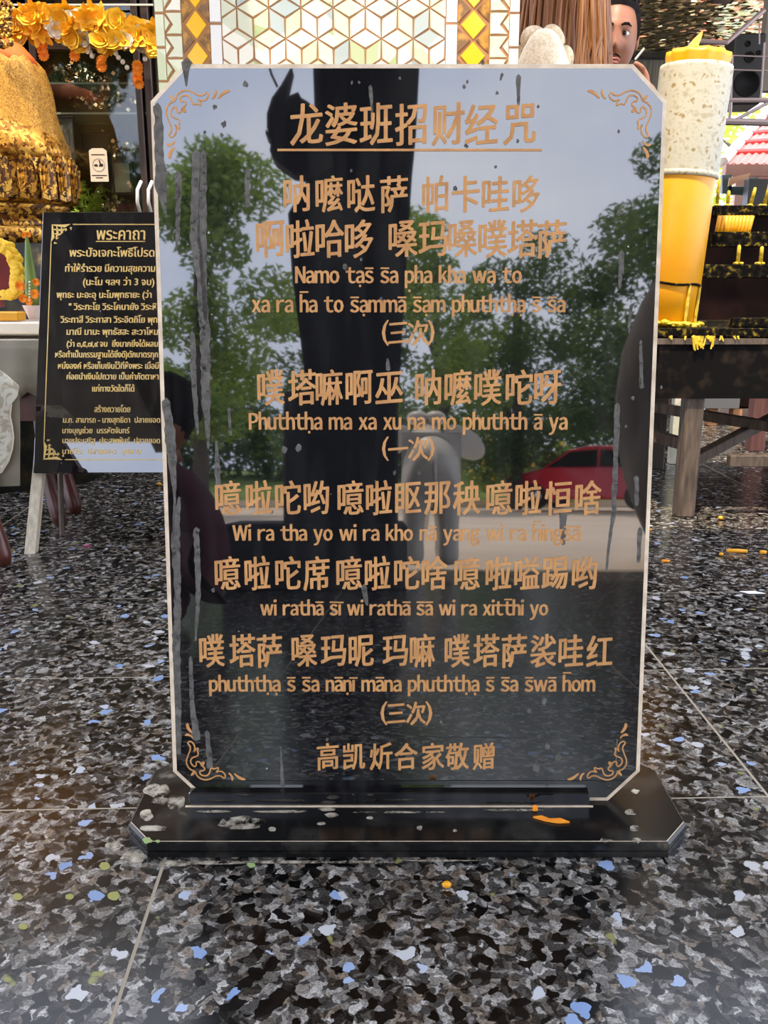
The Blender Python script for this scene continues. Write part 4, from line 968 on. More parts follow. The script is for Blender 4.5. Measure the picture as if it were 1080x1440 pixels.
q = MB(); f0, f1 = o8(1020, 400, 7.9), o8(1260, 246, 7.9); q.box(((f0.x + f1.x) / 2, -.1, f1.z / 2), (f1.x - f0.x, .06, f1.z)); q.build('wall', noisy('peach_wall', [(.3, (.62, .40, .32)), (.7, (.75, .52, .42))], 2, .8), ob)
for a_, b_2, w_ in (((1021, 246), (1021, 272), .075), ((1022, 268), (1058, 269), .06), ((1058, 250), (1058, 272), .075)):
    q = MB(); p, p2 = o8(*a_, 7.4), o8(*b_2, 7.4); bar(q, p, p2, .05, w_); q.build('bracket', M_teal, ob)
q = MB(); p, p2, p3, p4 = o8(1024, 262, 7.3), o8(1052, 250, 7.3), o8(1056, 243, 7.3), o8(1026, 250, 7.3)
q.add([p, p2, p3, p4], [(0, 1, 2, 3)]); o = q.build('awning', noisy('peach_awning', [(.3, (.75, .42, .26)), (.7, (.85, .55, .36))], 5, .8), ob); o.modifiers.new('s', 'SOLIDIFY').thickness = .01
q = MB(); p = o8(1066, 280, 7.2); q.box((p.x + .4, p.y, p.z), (1.0, .1, .28)); q.build('dark_opening', M_black2, ob)

# foliage helper: thousands of small folded leaves grouped in clumps
def foliage(name, clumps, m, parent, nleaf, size, seed=0):
    rr = random.Random(seed); vs, fs = [], []
    tot = sum(c[3] ** 2 for c in clumps)
    for (cx, cy, cz, cr) in clumps:
        for _ in range(int(nleaf * cr ** 2 / tot)):
            d = Vector((rr.gauss(0, 1), rr.gauss(0, 1), rr.gauss(0, 1))).normalized(); rad = cr * (rr.random() ** .33) * (1 + .25 * mn.noise(Vector((d.x * 2 + cx, d.y * 2, d.z * 2 + cz))))
            c = Vector((cx, cy, cz)) + Vector((d.x * rad, d.y * rad, d.z * rad * .85))
            a = Vector((rr.uniform(-1, 1), rr.uniform(-1, 1), rr.uniform(-.7, .7))).normalized(); b = a.cross(Vector((rr.uniform(-1, 1), rr.uniform(-1, 1), rr.uniform(-1, 1)))).normalized()
            s_ = size * rr.uniform(.6, 1.3); i = len(vs)
            vs += [c - a * s_, c + b * s_ * .38, c + a * s_, c - b * s_ * .38]
            fs.append((i, i + 1, i + 2, i + 3))
    me = bpy.data.meshes.new(name); me.from_pydata([tuple(v) for v in vs], [], fs); me.materials.append(m)
    o = link(name, me, parent); tag(o, kind='stuff'); return o
def tree(x, y, h, spread, m, seed, label, nleaf=9000, size=.09, low=.3, trunk=.16, group=None):
    t = empty('tree', (x, y, 0), (0, 0, 0), label, 'tree', group); rr = random.Random(seed)
    mb = MB(); mb.tube([(0, 0, 0), (.05, .02, h * .3), (-.04, 0, h * .6), (0, 0, h * .85)], [trunk, trunk * .8, trunk * .5, trunk * .2], 10); mb.build('trunk', M_bark, t, True)
    cl = []
    for k in range(26):
        zz = rr.uniform(low, 1.0); w_ = spread * math.sqrt(max(.05, 1 - ((zz - .62) / .45) ** 2)); a = rr.uniform(0, 2 * PI); r_ = w_ * rr.random() ** .6
        cl.append((r_ * math.cos(a), r_ * math.sin(a), h * zz - spread * .1, spread * rr.uniform(.22, .42)))
        if k < 7:
            b = MB(); b.tube([(0, 0, h * max(.2, zz - .3)), (r_ * .5 * math.cos(a), r_ * .5 * math.sin(a), h * (zz - .12)), (r_ * math.cos(a), r_ * math.sin(a), h * zz)], [trunk * .4, trunk * .25, trunk * .08], 7); b.build('branch', M_bark, t, True)
    foliage('foliage', cl, m, t, nleaf, size, seed); return t
tree(6.2, 14, 4.2, 2.2, M_leaf3, 31, 'bright yellow-green tree behind the red-roofed shed', 5000, .10)

# ================================================================== LEFT BACKGROUND
YB = 3.1
cab = empty('glass_cabinet', (0, YB, 0), (0, 0, 0), 'dark bronze-framed glass display cabinet behind the gold statue and garland', 'cabinet')
def cb(x, y, Y=YB): p = at(x, y, Y); return (p.x, p.z)
xl, xr = cb(-60, 100)[0], cb(224, 100)[0]; ztop = cb(100, -60)[1]
q = MB(); q.box(((xl + xr) / 2, .62, ztop / 2), (xr - xl, .02, ztop)); q.build('back_panel', noisy('dark_green_panel', [(.3, (.035, .04, .028)), (.7, (.07, .075, .05))], 4, .6), cab)
for x in (xl, xr):
    q = MB(); q.box((x, .31, ztop / 2), (.02, .62, ztop)); q.build('side_panel', M_bronze, cab)
q = MB(); q.box(((xl + xr) / 2, .31, ztop), (xr - xl + .02, .64, .02)); q.build('top_panel', M_bronze, cab)
def stile(x0, x1, nm='frame_post', ya=-40, yb=420, m=None, dy=0):
    a, b = cb(x0, 150)[0], cb(x1, 150)[0]; q = MB(); q.box(((a + b) / 2, dy, ztop / 2), (b - a - .002, .035, ztop), bev=.003); q.build(nm, m or M_bronze, cab)
stile(193, 203); stile(206, 218); stile(50, 60)
for yy_ in (-4, 66):
    z = cb(120, yy_)[1]; q = MB(); q.box(((cb(60, 100)[0] + cb(193, 100)[0]) / 2, 0, z), (cb(193, 100)[0] - cb(60, 100)[0], .03, .02)); q.build('frame_rail', M_bronze, cab)
z = cb(120, 11)[1]; q = MB(); q.box(((xl + xr) / 2, -.03, z), (xr - xl, .006, .005)); q.build('trim_line', M_soffit, cab)
z = cb(120, 2)[1]; q = MB(); q.box(((xl + xr) / 2, -.01, (z + ztop) / 2 + .02), (xr - xl, .04, ztop - z)); q.build('header_board', M_black2, cab)
glass = mat('cabinet_glass', (.9, .95, .9), .02, trans=1.0, ior=1.45)
g0, g1 = cb(60, 100)[0], cb(193, 100)[0]
q = MB(); q.box(((g0 + g1) / 2, .004, 1.0), (g1 - g0, .004, 1.0)); q.build('glass_pane', glass, cab)
for yy_ in (119, 161, 300):
    z = cb(120, yy_, YB + .12)[1]; q = MB(); q.box(((xl + xr) / 2, .20, z), (xr - xl - .05, .20, .006)); q.build('shelf', mat('shelf_glass', (.25, .28, .2), .1), cab)
for x in (198.5, 214):      # curved white door handles
    q = MB(); q.tube([(cb(x, 255, YB - .05)[0], -.05 + 0, cb(x, 255, YB - .05)[1]), (cb(x - 3, 268, YB - .05)[0], -.07, cb(x, 268, YB - .05)[1]), (cb(x - 3, 285, YB - .05)[0], -.07, cb(x, 285, YB - .05)[1]), (cb(x, 305, YB - .05)[0], -.05, cb(x, 305, YB - .05)[1])], .0055, 8); q.build('handle', M_white, cab, True)
# gilt chips added behind the glass to imitate sparkles reflected in it
mb = MB(); rr = random.Random(12)
for (cx, cy, sx_, sy_, n_) in ((100, 100, 16, 6, 60), (125, 112, 20, 3, 40), (135, 138, 20, 9, 75), (170, 213, 10, 6, 24), (186, 130, 5, 8, 12), (150, 290, 20, 8, 30), (120, 190, 50, 60, 30)):
    for _ in range(n_ * 2):
        p = at(rr.gauss(cx, sx_), rr.gauss(cy, sy_), YB + .30); s_ = rr.uniform(.004, .010)
        a = rr.uniform(0, 2 * PI); ti = Matrix.Rotation(rr.uniform(-.6, .6), 4, 'X') @ Matrix.Rotation(rr.uniform(-.6, .6), 4, 'Z')
        vs = [Vector((s_ * math.cos(a + k * PI / 2), 0, s_ * math.sin(a + k * PI / 2))) for k in range(4)]
        if p.x > xl + .04 and p.x < xr - .04: mb.add([(ti @ v) + Vector((p.x, .30, p.z)) for v in vs], [(0, 1, 2, 3)])
o = mb.build('glint_chips', mat('gilt_glint', (.95, .85, .6), .15, 1.0), cab); tag(o, kind='stuff')
# notice with a no-smoking mark, stuck inside the pane
nt = empty('no_smoking_notice', (cb(139, 235, YB - .025)[0], YB - .025, cb(139, 232, YB - .025)[1]), (0, 0, 0), 'cream no-smoking notice with clipped corners on the cabinet glass', 'sign')
mp_ = (cb(200, 200)[0] - cb(100, 200)[0]) / 100; hw, hh = 12.5 * mp_, 22 * mp_
RX = Matrix.Rotation(PI / 2, 4, 'X')
q = MB(); q.prism([(-hw, -hh), (hw, -hh), (hw, hh * .85), (hw * .6, hh), (-hw * .6, hh), (-hw, hh * .85)], -.002, 0, M=RX); q.build('card', M_satin, nt)
q = MB()
for k in range(24):
    a, b = 2 * PI * k / 24, 2 * PI * (k + 1) / 24
    r0, r1 = hw * .62, hw * .72; q.prism([(r0 * math.cos(a), r0 * math.sin(a)), (r1 * math.cos(a), r1 * math.sin(a)), (r1 * math.cos(b), r1 * math.sin(b)), (r0 * math.cos(b), r0 * math.sin(b))], 0, .0006, M=RX)
q.build('ring', mat('faded_grey_print', (.40, .34, .28), .6), nt)
q = MB(); q.prism([(-hw * .5, -.004), (-hw * .12, -.004), (-hw * .12, .002), (-hw * .5, .002)], 0, .0008, M=RX); q.prism([(hw * .02, -.004), (hw * .5, -.004), (hw * .5, .003), (hw * .30, .004), (hw * .12, .016), (hw * .02, .013), (hw * .14, .004)], 0, .0008, M=RX)
for z in (hh * .62, -hh * .62, -hh * .76): q.box((0, -.0004, z), (hw * (1.5 if z > 0 else 1.7 if z > -hh * .7 else .8), .0008, .0022))
q.build('mark', M_black2, nt)
# framed photographs inside
def framed(px0, py0, px1, py1, label, dy=.05, fc=M_black2, inner=None):
    a, b = at(px0, py0, YB + dy), at(px1, py1, YB + dy); w_, h_ = b.x - a.x, a.z - b.z
    t = empty('framed_picture', ((a.x + b.x) / 2, YB + dy, (a.z + b.z) / 2), (0, 0, 0), label, 'picture')
    for sx_, sz_, ww, hh_ in ((-1, 0, .006, h_), (1, 0, .006, h_), (0, 1, w_, .006), (0, -1, w_, .006)):
        q = MB(); q.box((sx_ * w_ / 2, 0, sz_ * h_ / 2), (ww, .012, hh_)); q.build('frame_side', fc, t)
    q = MB(); q.box((0, .004, 0), (w_, .004, h_)); q.build('print', inner or M_sheer, t)
    return t, w_, h_
t, w_, h_ = framed(80, 165, 108, 228, 'dark framed photograph of standing figures at the left of the cabinet', .10, inner=noisy('old_photo_print', [(.4, (.06, .06, .05)), (.6, (.24, .23, .18))], 26, .4))
for dx in (-.022, .0, .02):
    q = MB(); q.ball((dx, -.001, h_ * .18), (.007, .002, .009), 10, 6); q.box((dx, 0, -.01), (.018, .002, .06)); q.build('printed_figure', mat('print_grey', (.05, .05, .05), .6) if dx < 0 else M_sheer, t)
framed(158, 228, 186, 272, 'greenish framed certificate behind the glass, right of the no-smoking notice', .10, inner=noisy('faded_certificate', [(.4, (.28, .28, .18)), (.6, (.40, .40, .27))], 9, .4))
framed(112, 188, 150, 213, 'black framed picture above the no-smoking notice', .16, inner=M_dark)
# green plant and red box inside the cabinet bottom
t = empty('small_plant', (at(122, 300, YB + .2).x, YB + .2, at(122, 300, YB + .2).z - .08), (0, 0, 0), 'bright green little plant inside the bottom of the glass cabinet', 'plant')
q = MB(); q.lathe([(.03, 0), (.04, .05), (.035, .05)], 16); q.build('pot', M_dwood, t)
foliage('foliage', [(0, 0, .11, .055), (-.02, 0, .16, .035), (.03, 0, .08, .04), (.05, .02, .14, .03)], M_leaf3, t, 240, .016, 3)
q = MB(); q.box((0, 0, 0), (.085, .10, .05), bev=.004); o = q.build('red_box', M_maroon); o.location = at(189, 298, YB + .15); tag(o, 'dark red box at the lower right corner inside the cabinet', 'box')
stand_z = at(189, 298, YB + .15).z

# garland of artificial flowers across the cabinet front
gar = empty('flower_garland', (0, YB - .10, 0), (0, 0, 0), 'swag of yellow and cream artificial flowers hung across the top of the cabinet', 'garland')
def petal_mesh(name, m, n_, L, W, cup, tip=.5, layers=1):
    q = MB()
    for l in range(layers):
        for k in range(n_):
            a = 2 * PI * k / n_ + l * .5; c_ = cup + l * .5; Ls = L * (1 - .28 * l)
            R_ = Matrix.Rotation(a, 4, 'Z')
            pr = [(0, 0, 0), (Ls * .45, -W * .5, Ls * .45 * math.sin(c_)), (Ls * .85, -W * tip, Ls * .75 * math.sin(c_)), (Ls, 0, Ls * .82 * math.sin(c_)), (Ls * .85, W * tip, Ls * .75 * math.sin(c_)), (Ls * .45, W * .5, Ls * .45 * math.sin(c_)), (Ls * .5, 0, Ls * .36 * math.sin(c_))]
            q.add(pr, [(0, 1, 6), (1, 2, 6), (2, 3, 6), (3, 4, 6), (4, 5, 6), (5, 0, 6)], R_)
    me = q.build(name, m).data; bpy.data.objects.remove(bpy.data.objects[-1]) if False else None
    return me
def proto_mesh(fn):
    before = set(bpy.data.objects); me = fn()
    for o in set(bpy.data.objects) - before: bpy.data.objects.remove(o)
    return me
fl_star = proto_mesh(lambda: petal_mesh('blossom', M_petal_o, 6, .036, .017, .5, .28, 2))
fl_round = proto_mesh(lambda: petal_mesh('blossom', M_petal_y, 7, .026, .020, .7, .45, 3))
fl_white = proto_mesh(lambda: petal_mesh('blossom', M_petal_w, 6, .020, .016, .8, .45, 3))
fl_mari = proto_mesh(lambda: petal_mesh('blossom', M_marig, 12, .018, .008, .35, .4, 4))
rr = random.Random(21)
for k in range(150):
    t = rr.random(); px_ = 12 + t * 212; top = 4 + 26 * t + (6 if t < .1 else 0) + 6 * math.sin(t * 9); bot = 46 + 36 * t + 6 * math.sin(t * 12 + 1)
    u = rr.random(); py_ = top + 6 + (bot - top - 10) * u
    p = at(px_, py_, YB - .10); r_ = rr.random(); me = fl_round if r_ < .62 else fl_star if r_ < .84 else fl_white
    o = link('blossom', me, gar); o.location = (p.x, rr.uniform(-.035, .02), p.z); s_ = rr.uniform(1.0, 1.45); o.scale = (s_, s_, s_)
    o.rotation_euler = (PI / 2 + rr.uniform(-.5, .5), rr.uniform(-.6, .6), rr.uniform(-.5, .5))
    if me is fl_white: o['label'] = 'cream blossom'
mb = MB(); mb.tube([tuple(Vector((at(12 + t * 212, 27 + 34 * t, YB - .1).x, .02, at(12 + t * 212, 27 + 34 * t, YB - .1).z))) for t in [k / 12 for k in range(13)]], .022, 8); mb.build('stem_rope', M_leaf1, gar, True)
for px_, ya, yb in ((62, 60, 82), (107, 60, 84), (145, 82, 94), (195, 90, 116)):
    for i_, yy_ in enumerate(range(ya, yb, 8)):
        p = at(px_ + rr.uniform(-2, 2), yy_ + 4, YB - .10); o = link('hanging_marigold', fl_mari, gar); o.location = (p.x, -.01, p.z); o.rotation_euler = (PI / 2 + rr.uniform(-.5, .5), rr.uniform(-.6, .6), 0); o['label'] = 'orange marigold drop'
for px_, py_ in ((28, 58), (30, 64), (27, 52), (125, 68), (128, 74), (131, 80), (140, 66), (164, 76), (168, 82), (174, 88), (180, 96), (205, 84)):
    p = at(px_, py_, YB - .10); q = MB(); q.ball((p.x, -.01, p.z), .0075, 8, 6); q.build('bead', M_petal_w, gar, True)

# gilded seated statue with a gold cloth and an orange sash
YS = 2.80
st = empty('gilded_statue', (at(-45, 250, YS).x, YS, 0), (0, 0, 0), 'large seated statue covered in gold leaf, draped in glittering gold cloth, at far left', 'statue')
ox = st.location.x
def sp_(x, y, Y=YS): p = at(x, y, Y); return (p.x - ox, p.z)
zk = sp_(60, 200)[1]; R_kn = sp_(92, 195)[0]
mb = MB()   # body: torso, lap and crossed knees in one surface
def bfn(d):
    return 1 + .02 * mn.noise(d * 6)
zsh = sp_(20, 95)[1]
prof = [(.30, zk - .085), (.335, zk - .05), (.335, zk - .01), (.30, zk + .03), (.235, zk + .065), (.19, zk + .12), (.185, zk + .2), (.205, zsh - .04), (.18, zsh + .02), (.09, zsh + .06), (.055, zsh + .09), (.06, zsh + .13)]
mb.lathe(prof, 40, sx=R_kn / .335, sy=.75, fn=lambda a, z: 1 + .03 * mn.noise(Vector((math.cos(a) * 3, math.sin(a) * 3, z * 12)))); mb.build('body', M_leafgold, st, True)
mb = MB(); mb.ball((0, -.02, zsh + .22), (.095, .105, .125), 24, 16); mb.build('head', M_leafgold, st, True)
# cloth: a cape from the shoulders falling beside the knees
vs, fs = [], []; nu, nv = 44, 20
R_e = [sp_(x, y)[0] for x, y in ((38, 80), (58, 100), (68, 130), (76, 170), (88, 215), (92, 228))]; Z_e = [sp_(x, y)[1] for x, y in ((38, 80), (58, 100), (68, 130), (76, 170), (88, 215), (92, 228))]
def edge(t):
    f_ = t * 5; i = min(4, int(f_)); g_ = f_ - i; return R_e[i] * (1 - g_) + R_e[i + 1] * g_, Z_e[i] * (1 - g_) + Z_e[i + 1] * g_
for j in range(nv + 1):
    t = j / nv; R_, Z_ = edge(t)
    for i in range(nu + 1):
        a = -PI * .92 + (PI * 1.42) * i / nu
        fold = 1 + .022 * math.sin(a * 16 + t * 5) * t + .015 * math.sin(a * 29 - t * 7)
        front = math.sin(a) < 0
        zz = Z_ + (.10 * t * max(0, -math.sin(a)) ** 1.2) * 1.0
        vs.append((math.cos(a) * R_ * fold, math.sin(a) * R_ * .62 * fold, zz + .004 * math.sin(a * 12)))
for j in range(nv):
    for i in range(nu): fs.append((j * (nu + 1) + i, j * (nu + 1) + i + 1, (j + 1) * (nu + 1) + i + 1, (j + 1) * (nu + 1) + i))
q = MB(); q.add(vs, fs); o = q.build('gold_cloth', M_robe, st, True); o.modifiers.new('s', 'SOLIDIFY').thickness = .006
q = MB(); vs = []; fs = []
for i in range(31):
    a = -PI * .95 + PI * 1.3 * i / 30; R_ = R_e[0] * 1.03
    for k, (dr, dz) in enumerate(((.78, .030), (.92, .018), (1.03, -.008), (1.09, -.030))): vs.append((math.cos(a) * R_ * dr, math.sin(a) * R_ * dr * .66, Z_e[0] + dz - .004 * math.sin(a * 9)))
for i in range(30):
    for k in range(3): fs.append((i * 4 + k, i * 4 + 4 + k, i * 4 + 5 + k, i * 4 + k + 1))
q.add(vs, fs); o = q.build('orange_sash', M_orange, st, True); o.modifiers.new('s', 'SOLIDIFY').thickness = .008
# hanging gilt fringe by the head
q = MB(); rr = random.Random(14)
for k in range(90):
    p = at(rr.uniform(-4, 15), rr.uniform(-6, 66), YS - .14); q.ball((p.x - ox, -.14, p.z), rr.uniform(.005, .010), 6, 4)
o = q.build('gilt_pendants', M_leafworn, st); tag(o, kind='stuff')
# carved lotus-petal throne block under the knees
za, zb_ = sp_(60, 218)[1], sp_(60, 289)[1]; Rb = sp_(104, 250)[0]
q = MB(); q.lathe([(Rb * .90, zb_), (Rb * .97, zb_ + .01), (Rb * .97, za - .015), (Rb * .90, za)], 48, sx=1, sy=.72); q.build('throne_core', M_leafworn, st, True)
NP = 26
for k in range(NP):
    a = -PI + PI * 2 * k / NP; cx, cy = math.cos(a) * Rb * .965, math.sin(a) * Rb * .965 * .72
    q = MB(); wv_ = .026; h_ = za - zb_
    out = [(-wv_, -h_ * .42), (-wv_ * .98, h_ * .12), (-wv_ * .6, h_ * .36), (0, h_ * .44), (wv_ * .6, h_ * .36), (wv_ * .98, h_ * .12), (wv_, -h_ * .42), (0, -h_ * .46)]
    q.prism(ccw(out), 0, .010); q.prism(ccw([(x * .72, y * .78) for x, y in out]), .010, .015); q.prism(ccw([(x * .40, y * .55) for x, y in out]), .015, .021)
    nrm = Vector((math.cos(a) * .72, math.sin(a), 0)).normalized(); o = q.build('lotus_petal', M_leafworn, st)
    o.location = (cx, cy, (za + zb_) / 2); o.rotation_euler = (PI / 2, 0, math.atan2(nrm.y, nrm.x) + PI / 2)
q = MB(); z3, z4 = sp_(60, 292)[1], sp_(60, 345)[1]
q.lathe([(Rb * .95, z4 - .0), (Rb * .95, z4 + .04), (Rb * .84, z4 + .05), (Rb * .84, z4 + .075), (Rb * .90, z4 + .085), (Rb * .88, z3 - .01), (Rb * .93, z3)], 48, sx=1, sy=.72, fn=lambda a, z: 1 + .01 * math.sin(a * 40)); q.build('throne_moulding', M_leafworn, st, True)
q = MB(); q.lathe([(Rb * .99, 0), (Rb * .99, z4)], 48, sx=1, sy=.72, fn=lambda a, z: 1 + .04 * mn.noise(Vector((a * 4, z * 9, 0)))); q.build('pedestal', noisy('dark_foliage_pedestal', [(.45, (.012, .012, .008)), (.62, (.06, .045, .018)), (.72, (.45, .30, .08))], 16, .6), st, True)

# white-covered offering table at the left, red cabriole legs
YT = 2.20
ot = empty('offering_table', (-1.05, YT, 0), (0, 0, 0), 'cream-topped offering table with grey scalloped cloth behind the Thai plaque', 'table')
def tl_(x, y, Y=YT): p = at(x, y, Y); return Vector((p.x + 1.05, Y - YT, p.z))
ztt = tl_(30, 478).z; xR = tl_(150, 480).x
q = MB(); q.box((xR - .50, .11, ztt - .008), (1.0, .22, .016), bev=.003); q.build('tabletop', M_satin, ot)
q = MB(); z5 = tl_(30, 463, YT + .02).z
q.box((xR - .50, .12, (z5 + ztt) / 2 + .014), (.96, .18, .03), bev=.004); q.build('upper_tray', M_satin, ot)
# grey under-cloth with a scalloped hem
def hanging(name, xs0, xs1, ztop_, zf, y0, m, fold=.006, fr=60, n_=60):
    vs = []; 
    for i in range(n_ + 1):
        t = i / n_; x = xs0 + (xs1 - xs0) * t; zb2 = zf(t)
        for k in range(7): s_ = k / 6; vs.append((x, y0 - fold * math.sin(fr * t) * s_, ztop_ + (zb2 - ztop_) * s_))
    q = MB(); q.add(vs, [(i * 7 + k, i * 7 + 7 + k, i * 7 + 8 + k, i * 7 + k + 1) for i in range(n_) for k in range(6)])
    o = q.build(name, m, ot, True); o.modifiers.new('s', 'SOLIDIFY').thickness = .002; return o
zA, zB = tl_(50, 528).z, tl_(30, 556).z
hanging('grey_cloth', xR - .95, xR + .004, ztt, lambda t: zB + (zA - zB) * max(0, (t - .6) * 3) * .4 - .022 * abs(math.sin(t * 40)), -.006, M_sheer)
hanging('back_cloth', xR - .60, xR + .00, ztt - .06, lambda t: tl_(40, 592).z + .006 * math.sin(t * 20), .12, M_sheer, .003)
za2 = tl_(40, 588).z; q = MB(); q.box((xR - .50, .03, (ztt + za2) / 2 - .01), (.98, .02, ztt - za2)); q.build('apron', M_redwood, ot)
def cabriole(par, x, y, top, s_=1):
    f_ = [(0, top, .022), (.0, top * .8, .024), (-.004, .22, .020), (-.002, .14, .016), (.006, .09, .017), (.018, .05, .020), (.026, .022, .020), (.028, .0, .015)]
    q = MB(); q.tube([(x + s_ * a, y - a * .8, z) for a, z, r_ in f_], [r_ for a, z, r_ in f_], 14); q.v = [(a, b, max(0, c)) for a, b, c in q.v]; q.build('leg', M_redwood, par, True)
lgx = atz(122, 700, 0).x + 1.05
for x_ in (lgx, lgx - .80):
    for y_ in (.05, .17): cabriole(ot, x_, y_, ztt - .02, 1)
# small brocade-draped stool in front of it, mostly outside the frame
YQ = 1.93
so = empty('draped_stool', (-1.10, YQ, 0), (0, 0, 0), 'stool draped in cream brocade with a red cabriole leg at the left edge', 'stool')
def ts_(x, y, Y=YQ): p = at(x, y, Y); return Vector((p.x + 1.10, Y - YQ, p.z))
zs_ = ts_(0, 519).z
q = MB(); q.box((-.02, -.19, zs_ - .01), (.50, .36, .02), bev=.003); q.build('seat', M_redwood, so)
def drape(name, pts, y0, m, amp):
    P_ = [(ts_(x, y, YQ + y0).x, ts_(x, y, YQ + y0).z) for x, y in pts]; q = MB(); q.prism(ccw(P_), -.0015, .0015, M=Matrix.Translation((0, y0, 0)) @ RX)
    o = q.build(name, m, so); return o
brow = [(-60, 519), (-2, 519), (10, 528), (27, 543), (24, 558), (16, 568), (14, 585), (17, 600), (19, 615), (17, 632), (12, 648), (2, 664), (-10, 668), (-60, 672)]
drape('brocade_drape', brow, -.012, M_brocade, .01)
q = MB(); bp = [(ts_(x, y, YQ - .014).x, ts_(x, y, YQ - .014).z) for x, y in brow[5:13]]
q.tube([(x, -.015, z) for x, z in bp], .0022, 6); q.build('piping', M_satin, so)
drape('plain_drape', [(-60, 540), (20, 548), (27, 556), (28, 600), (28, 683), (-60, 686)], -.002, M_sheer, .01)
lg = atz(4, 792, 0) - so.location
cabriole(so, lg.x - .02, lg.y + .01, zs_ - .02); cabriole(so, lg.x - .46, lg.y + .01, zs_ - .02, -1); cabriole(so, lg.x - .02, -.33, zs_ - .02); cabriole(so, lg.x - .46, -.33, zs_ - .02, -1)
ztab = z5 + .0
# yellow wooden ledge and red heart-shaped board edged with petals
o = MB().box((0, 0, 0), (.32, .05, .022), bev=.003).build('yellow_ledge', M_wax); p = at(31, 442, 2.27); o.location = (p.x - .16, 2.27, z5 + .030 + .011 - .011); tag(o, 'bright yellow wooden strip lying on the offering table', 'strip')
sg = empty('petal_framed_board', (at(-8, 380, 2.37).x, 2.37, 0), (0, 0, 0), 'dark red board edged with layered yellow petals on a short red post', 'sign')
zc_ = at(-8, 382, 2.33).z; mps = 2.33 / 1250 * .97
q = MB(); q.prism(ccw([(x * mps, zc_ + z * mps) for x, z in ((-34, 30), (8, 31), (22, 22), (29, 0), (26, -10), (18, -34), (-34, -34))]), -.006, .006, M=RX); q.build('board', noisy('dark_red_felt', [(.3, (.13, .012, .012)), (.7, (.20, .022, .02))], 10, .8), sg)
q = MB(); q.tube([(3 * mps, 0, zc_ - 34 * mps), (6 * mps, 0, z5 + .05)], .008, 8); q.build('post', noisy('red_post', [(.3, (.16, .02, .015)), (.7, (.25, .04, .03))], 10, .5), sg)
q = MB(); q.box((-.01, -.004, zc_ - 37 * mps), (.10, .012, .006)); q.build('lower_strip', M_petal_y, sg)
petal = None; rr = random.Random(17)
path = [(-34, 40), (-20, 42), (0, 40), (14, 40), (26, 34), (34, 22), (37, 8), (36, -6), (34, -16), (32, -26), (24, -32), (14, -30)]
for layer in range(2):
    for i in range(len(path) - 1):
        for h2 in (0, .5):
            x = path[i][0] + (path[i + 1][0] - path[i][0]) * h2 - layer * 5; z = path[i][1] + (path[i + 1][1] - path[i][1]) * h2 - (layer * 5 if path[i][1] > 20 else 0)
            if petal is None:
                q = MB(); q.ball((0, 0, 0), (.0155, .0035, .012), 10, 6, fn=lambda d: 1 + .1 * d.x); o = q.build('petal', M_petal_y, sg, True); petal = o.data
            else: o = link('petal', petal, sg)
            o.location = (x * mps, -.008 - layer * .004, zc_ + z * mps); o.rotation_euler = (rr.uniform(-.3, .3), rr.uniform(-.8, .8), rr.uniform(-.3, .3))
q = MB(); q.tube([(-.006, -.008, zc_ + .02), (.008, -.008, zc_ + .012), (.014, -.008, zc_ + .018), (.012, -.008, zc_ + .006), (-.004, -.008, zc_ + .002)], .0016, 6); q.build('gold_lettering', M_goldb, sg)
# banana-leaf cone with marigolds in a pink pot
pk = at(48, 443, 2.33); po = empty('marigold_offering', (pk.x, 2.33, z5 + .02), (0, 0, 0), 'banana-leaf cone with orange marigolds in a small pale pink pot', 'flowers')
m2 = 2.30 / 1250
q = MB(); q.lathe([(7 * m2, 0), (7.5 * m2, .002), (14 * m2, 18 * m2), (14.5 * m2, 19 * m2), (13 * m2, 19 * m2), (12 * m2, 14 * m2)], 28); q.build('pot', noisy('pale_pink_plastic', [(.3, (.72, .56, .52)), (.7, (.80, .66, .62))], 6, .4), po, True)
q = MB(); q.lathe([(9 * m2, 16 * m2), (9 * m2, 40 * m2), (7 * m2, 62 * m2), (4.5 * m2, 90 * m2), (2.5 * m2, 105 * m2), (.5 * m2, 112 * m2)], 20, fn=lambda a, z: 1 + .05 * math.sin(4 * a + z * 60)); q.build('leaf_cone', noisy('banana_leaf', [(.3, (.06, .14, .02)), (.7, (.24, .32, .05))], 8, .45, stretch=(5, 5, .6)), po, True)
for dx, dz, s_ in ((-10, 45, .95), (-8, 29, .80), (9, 34, .85), (12, 50, .7), (0, 24, .7), (-3, 112, .55), (3, 113, .5)):
    o = link('marigold', fl_mari, po); o.location = (dx * m2, -.022 if dz < 100 else 0, dz * m2); s3 = s_ * .85; o.scale = (s3, s3, s3); o.rotation_euler = (PI / 2 + rr.uniform(-.3, .3), 0, rr.uniform(-.3, .3))
for k in range(7):
    q = MB(); q.ball(((3 - .4 * k) * m2, -.024, (50 - 4 * k) * m2), .0028, 8, 6); q.build('bead', M_petal_w, po, True)

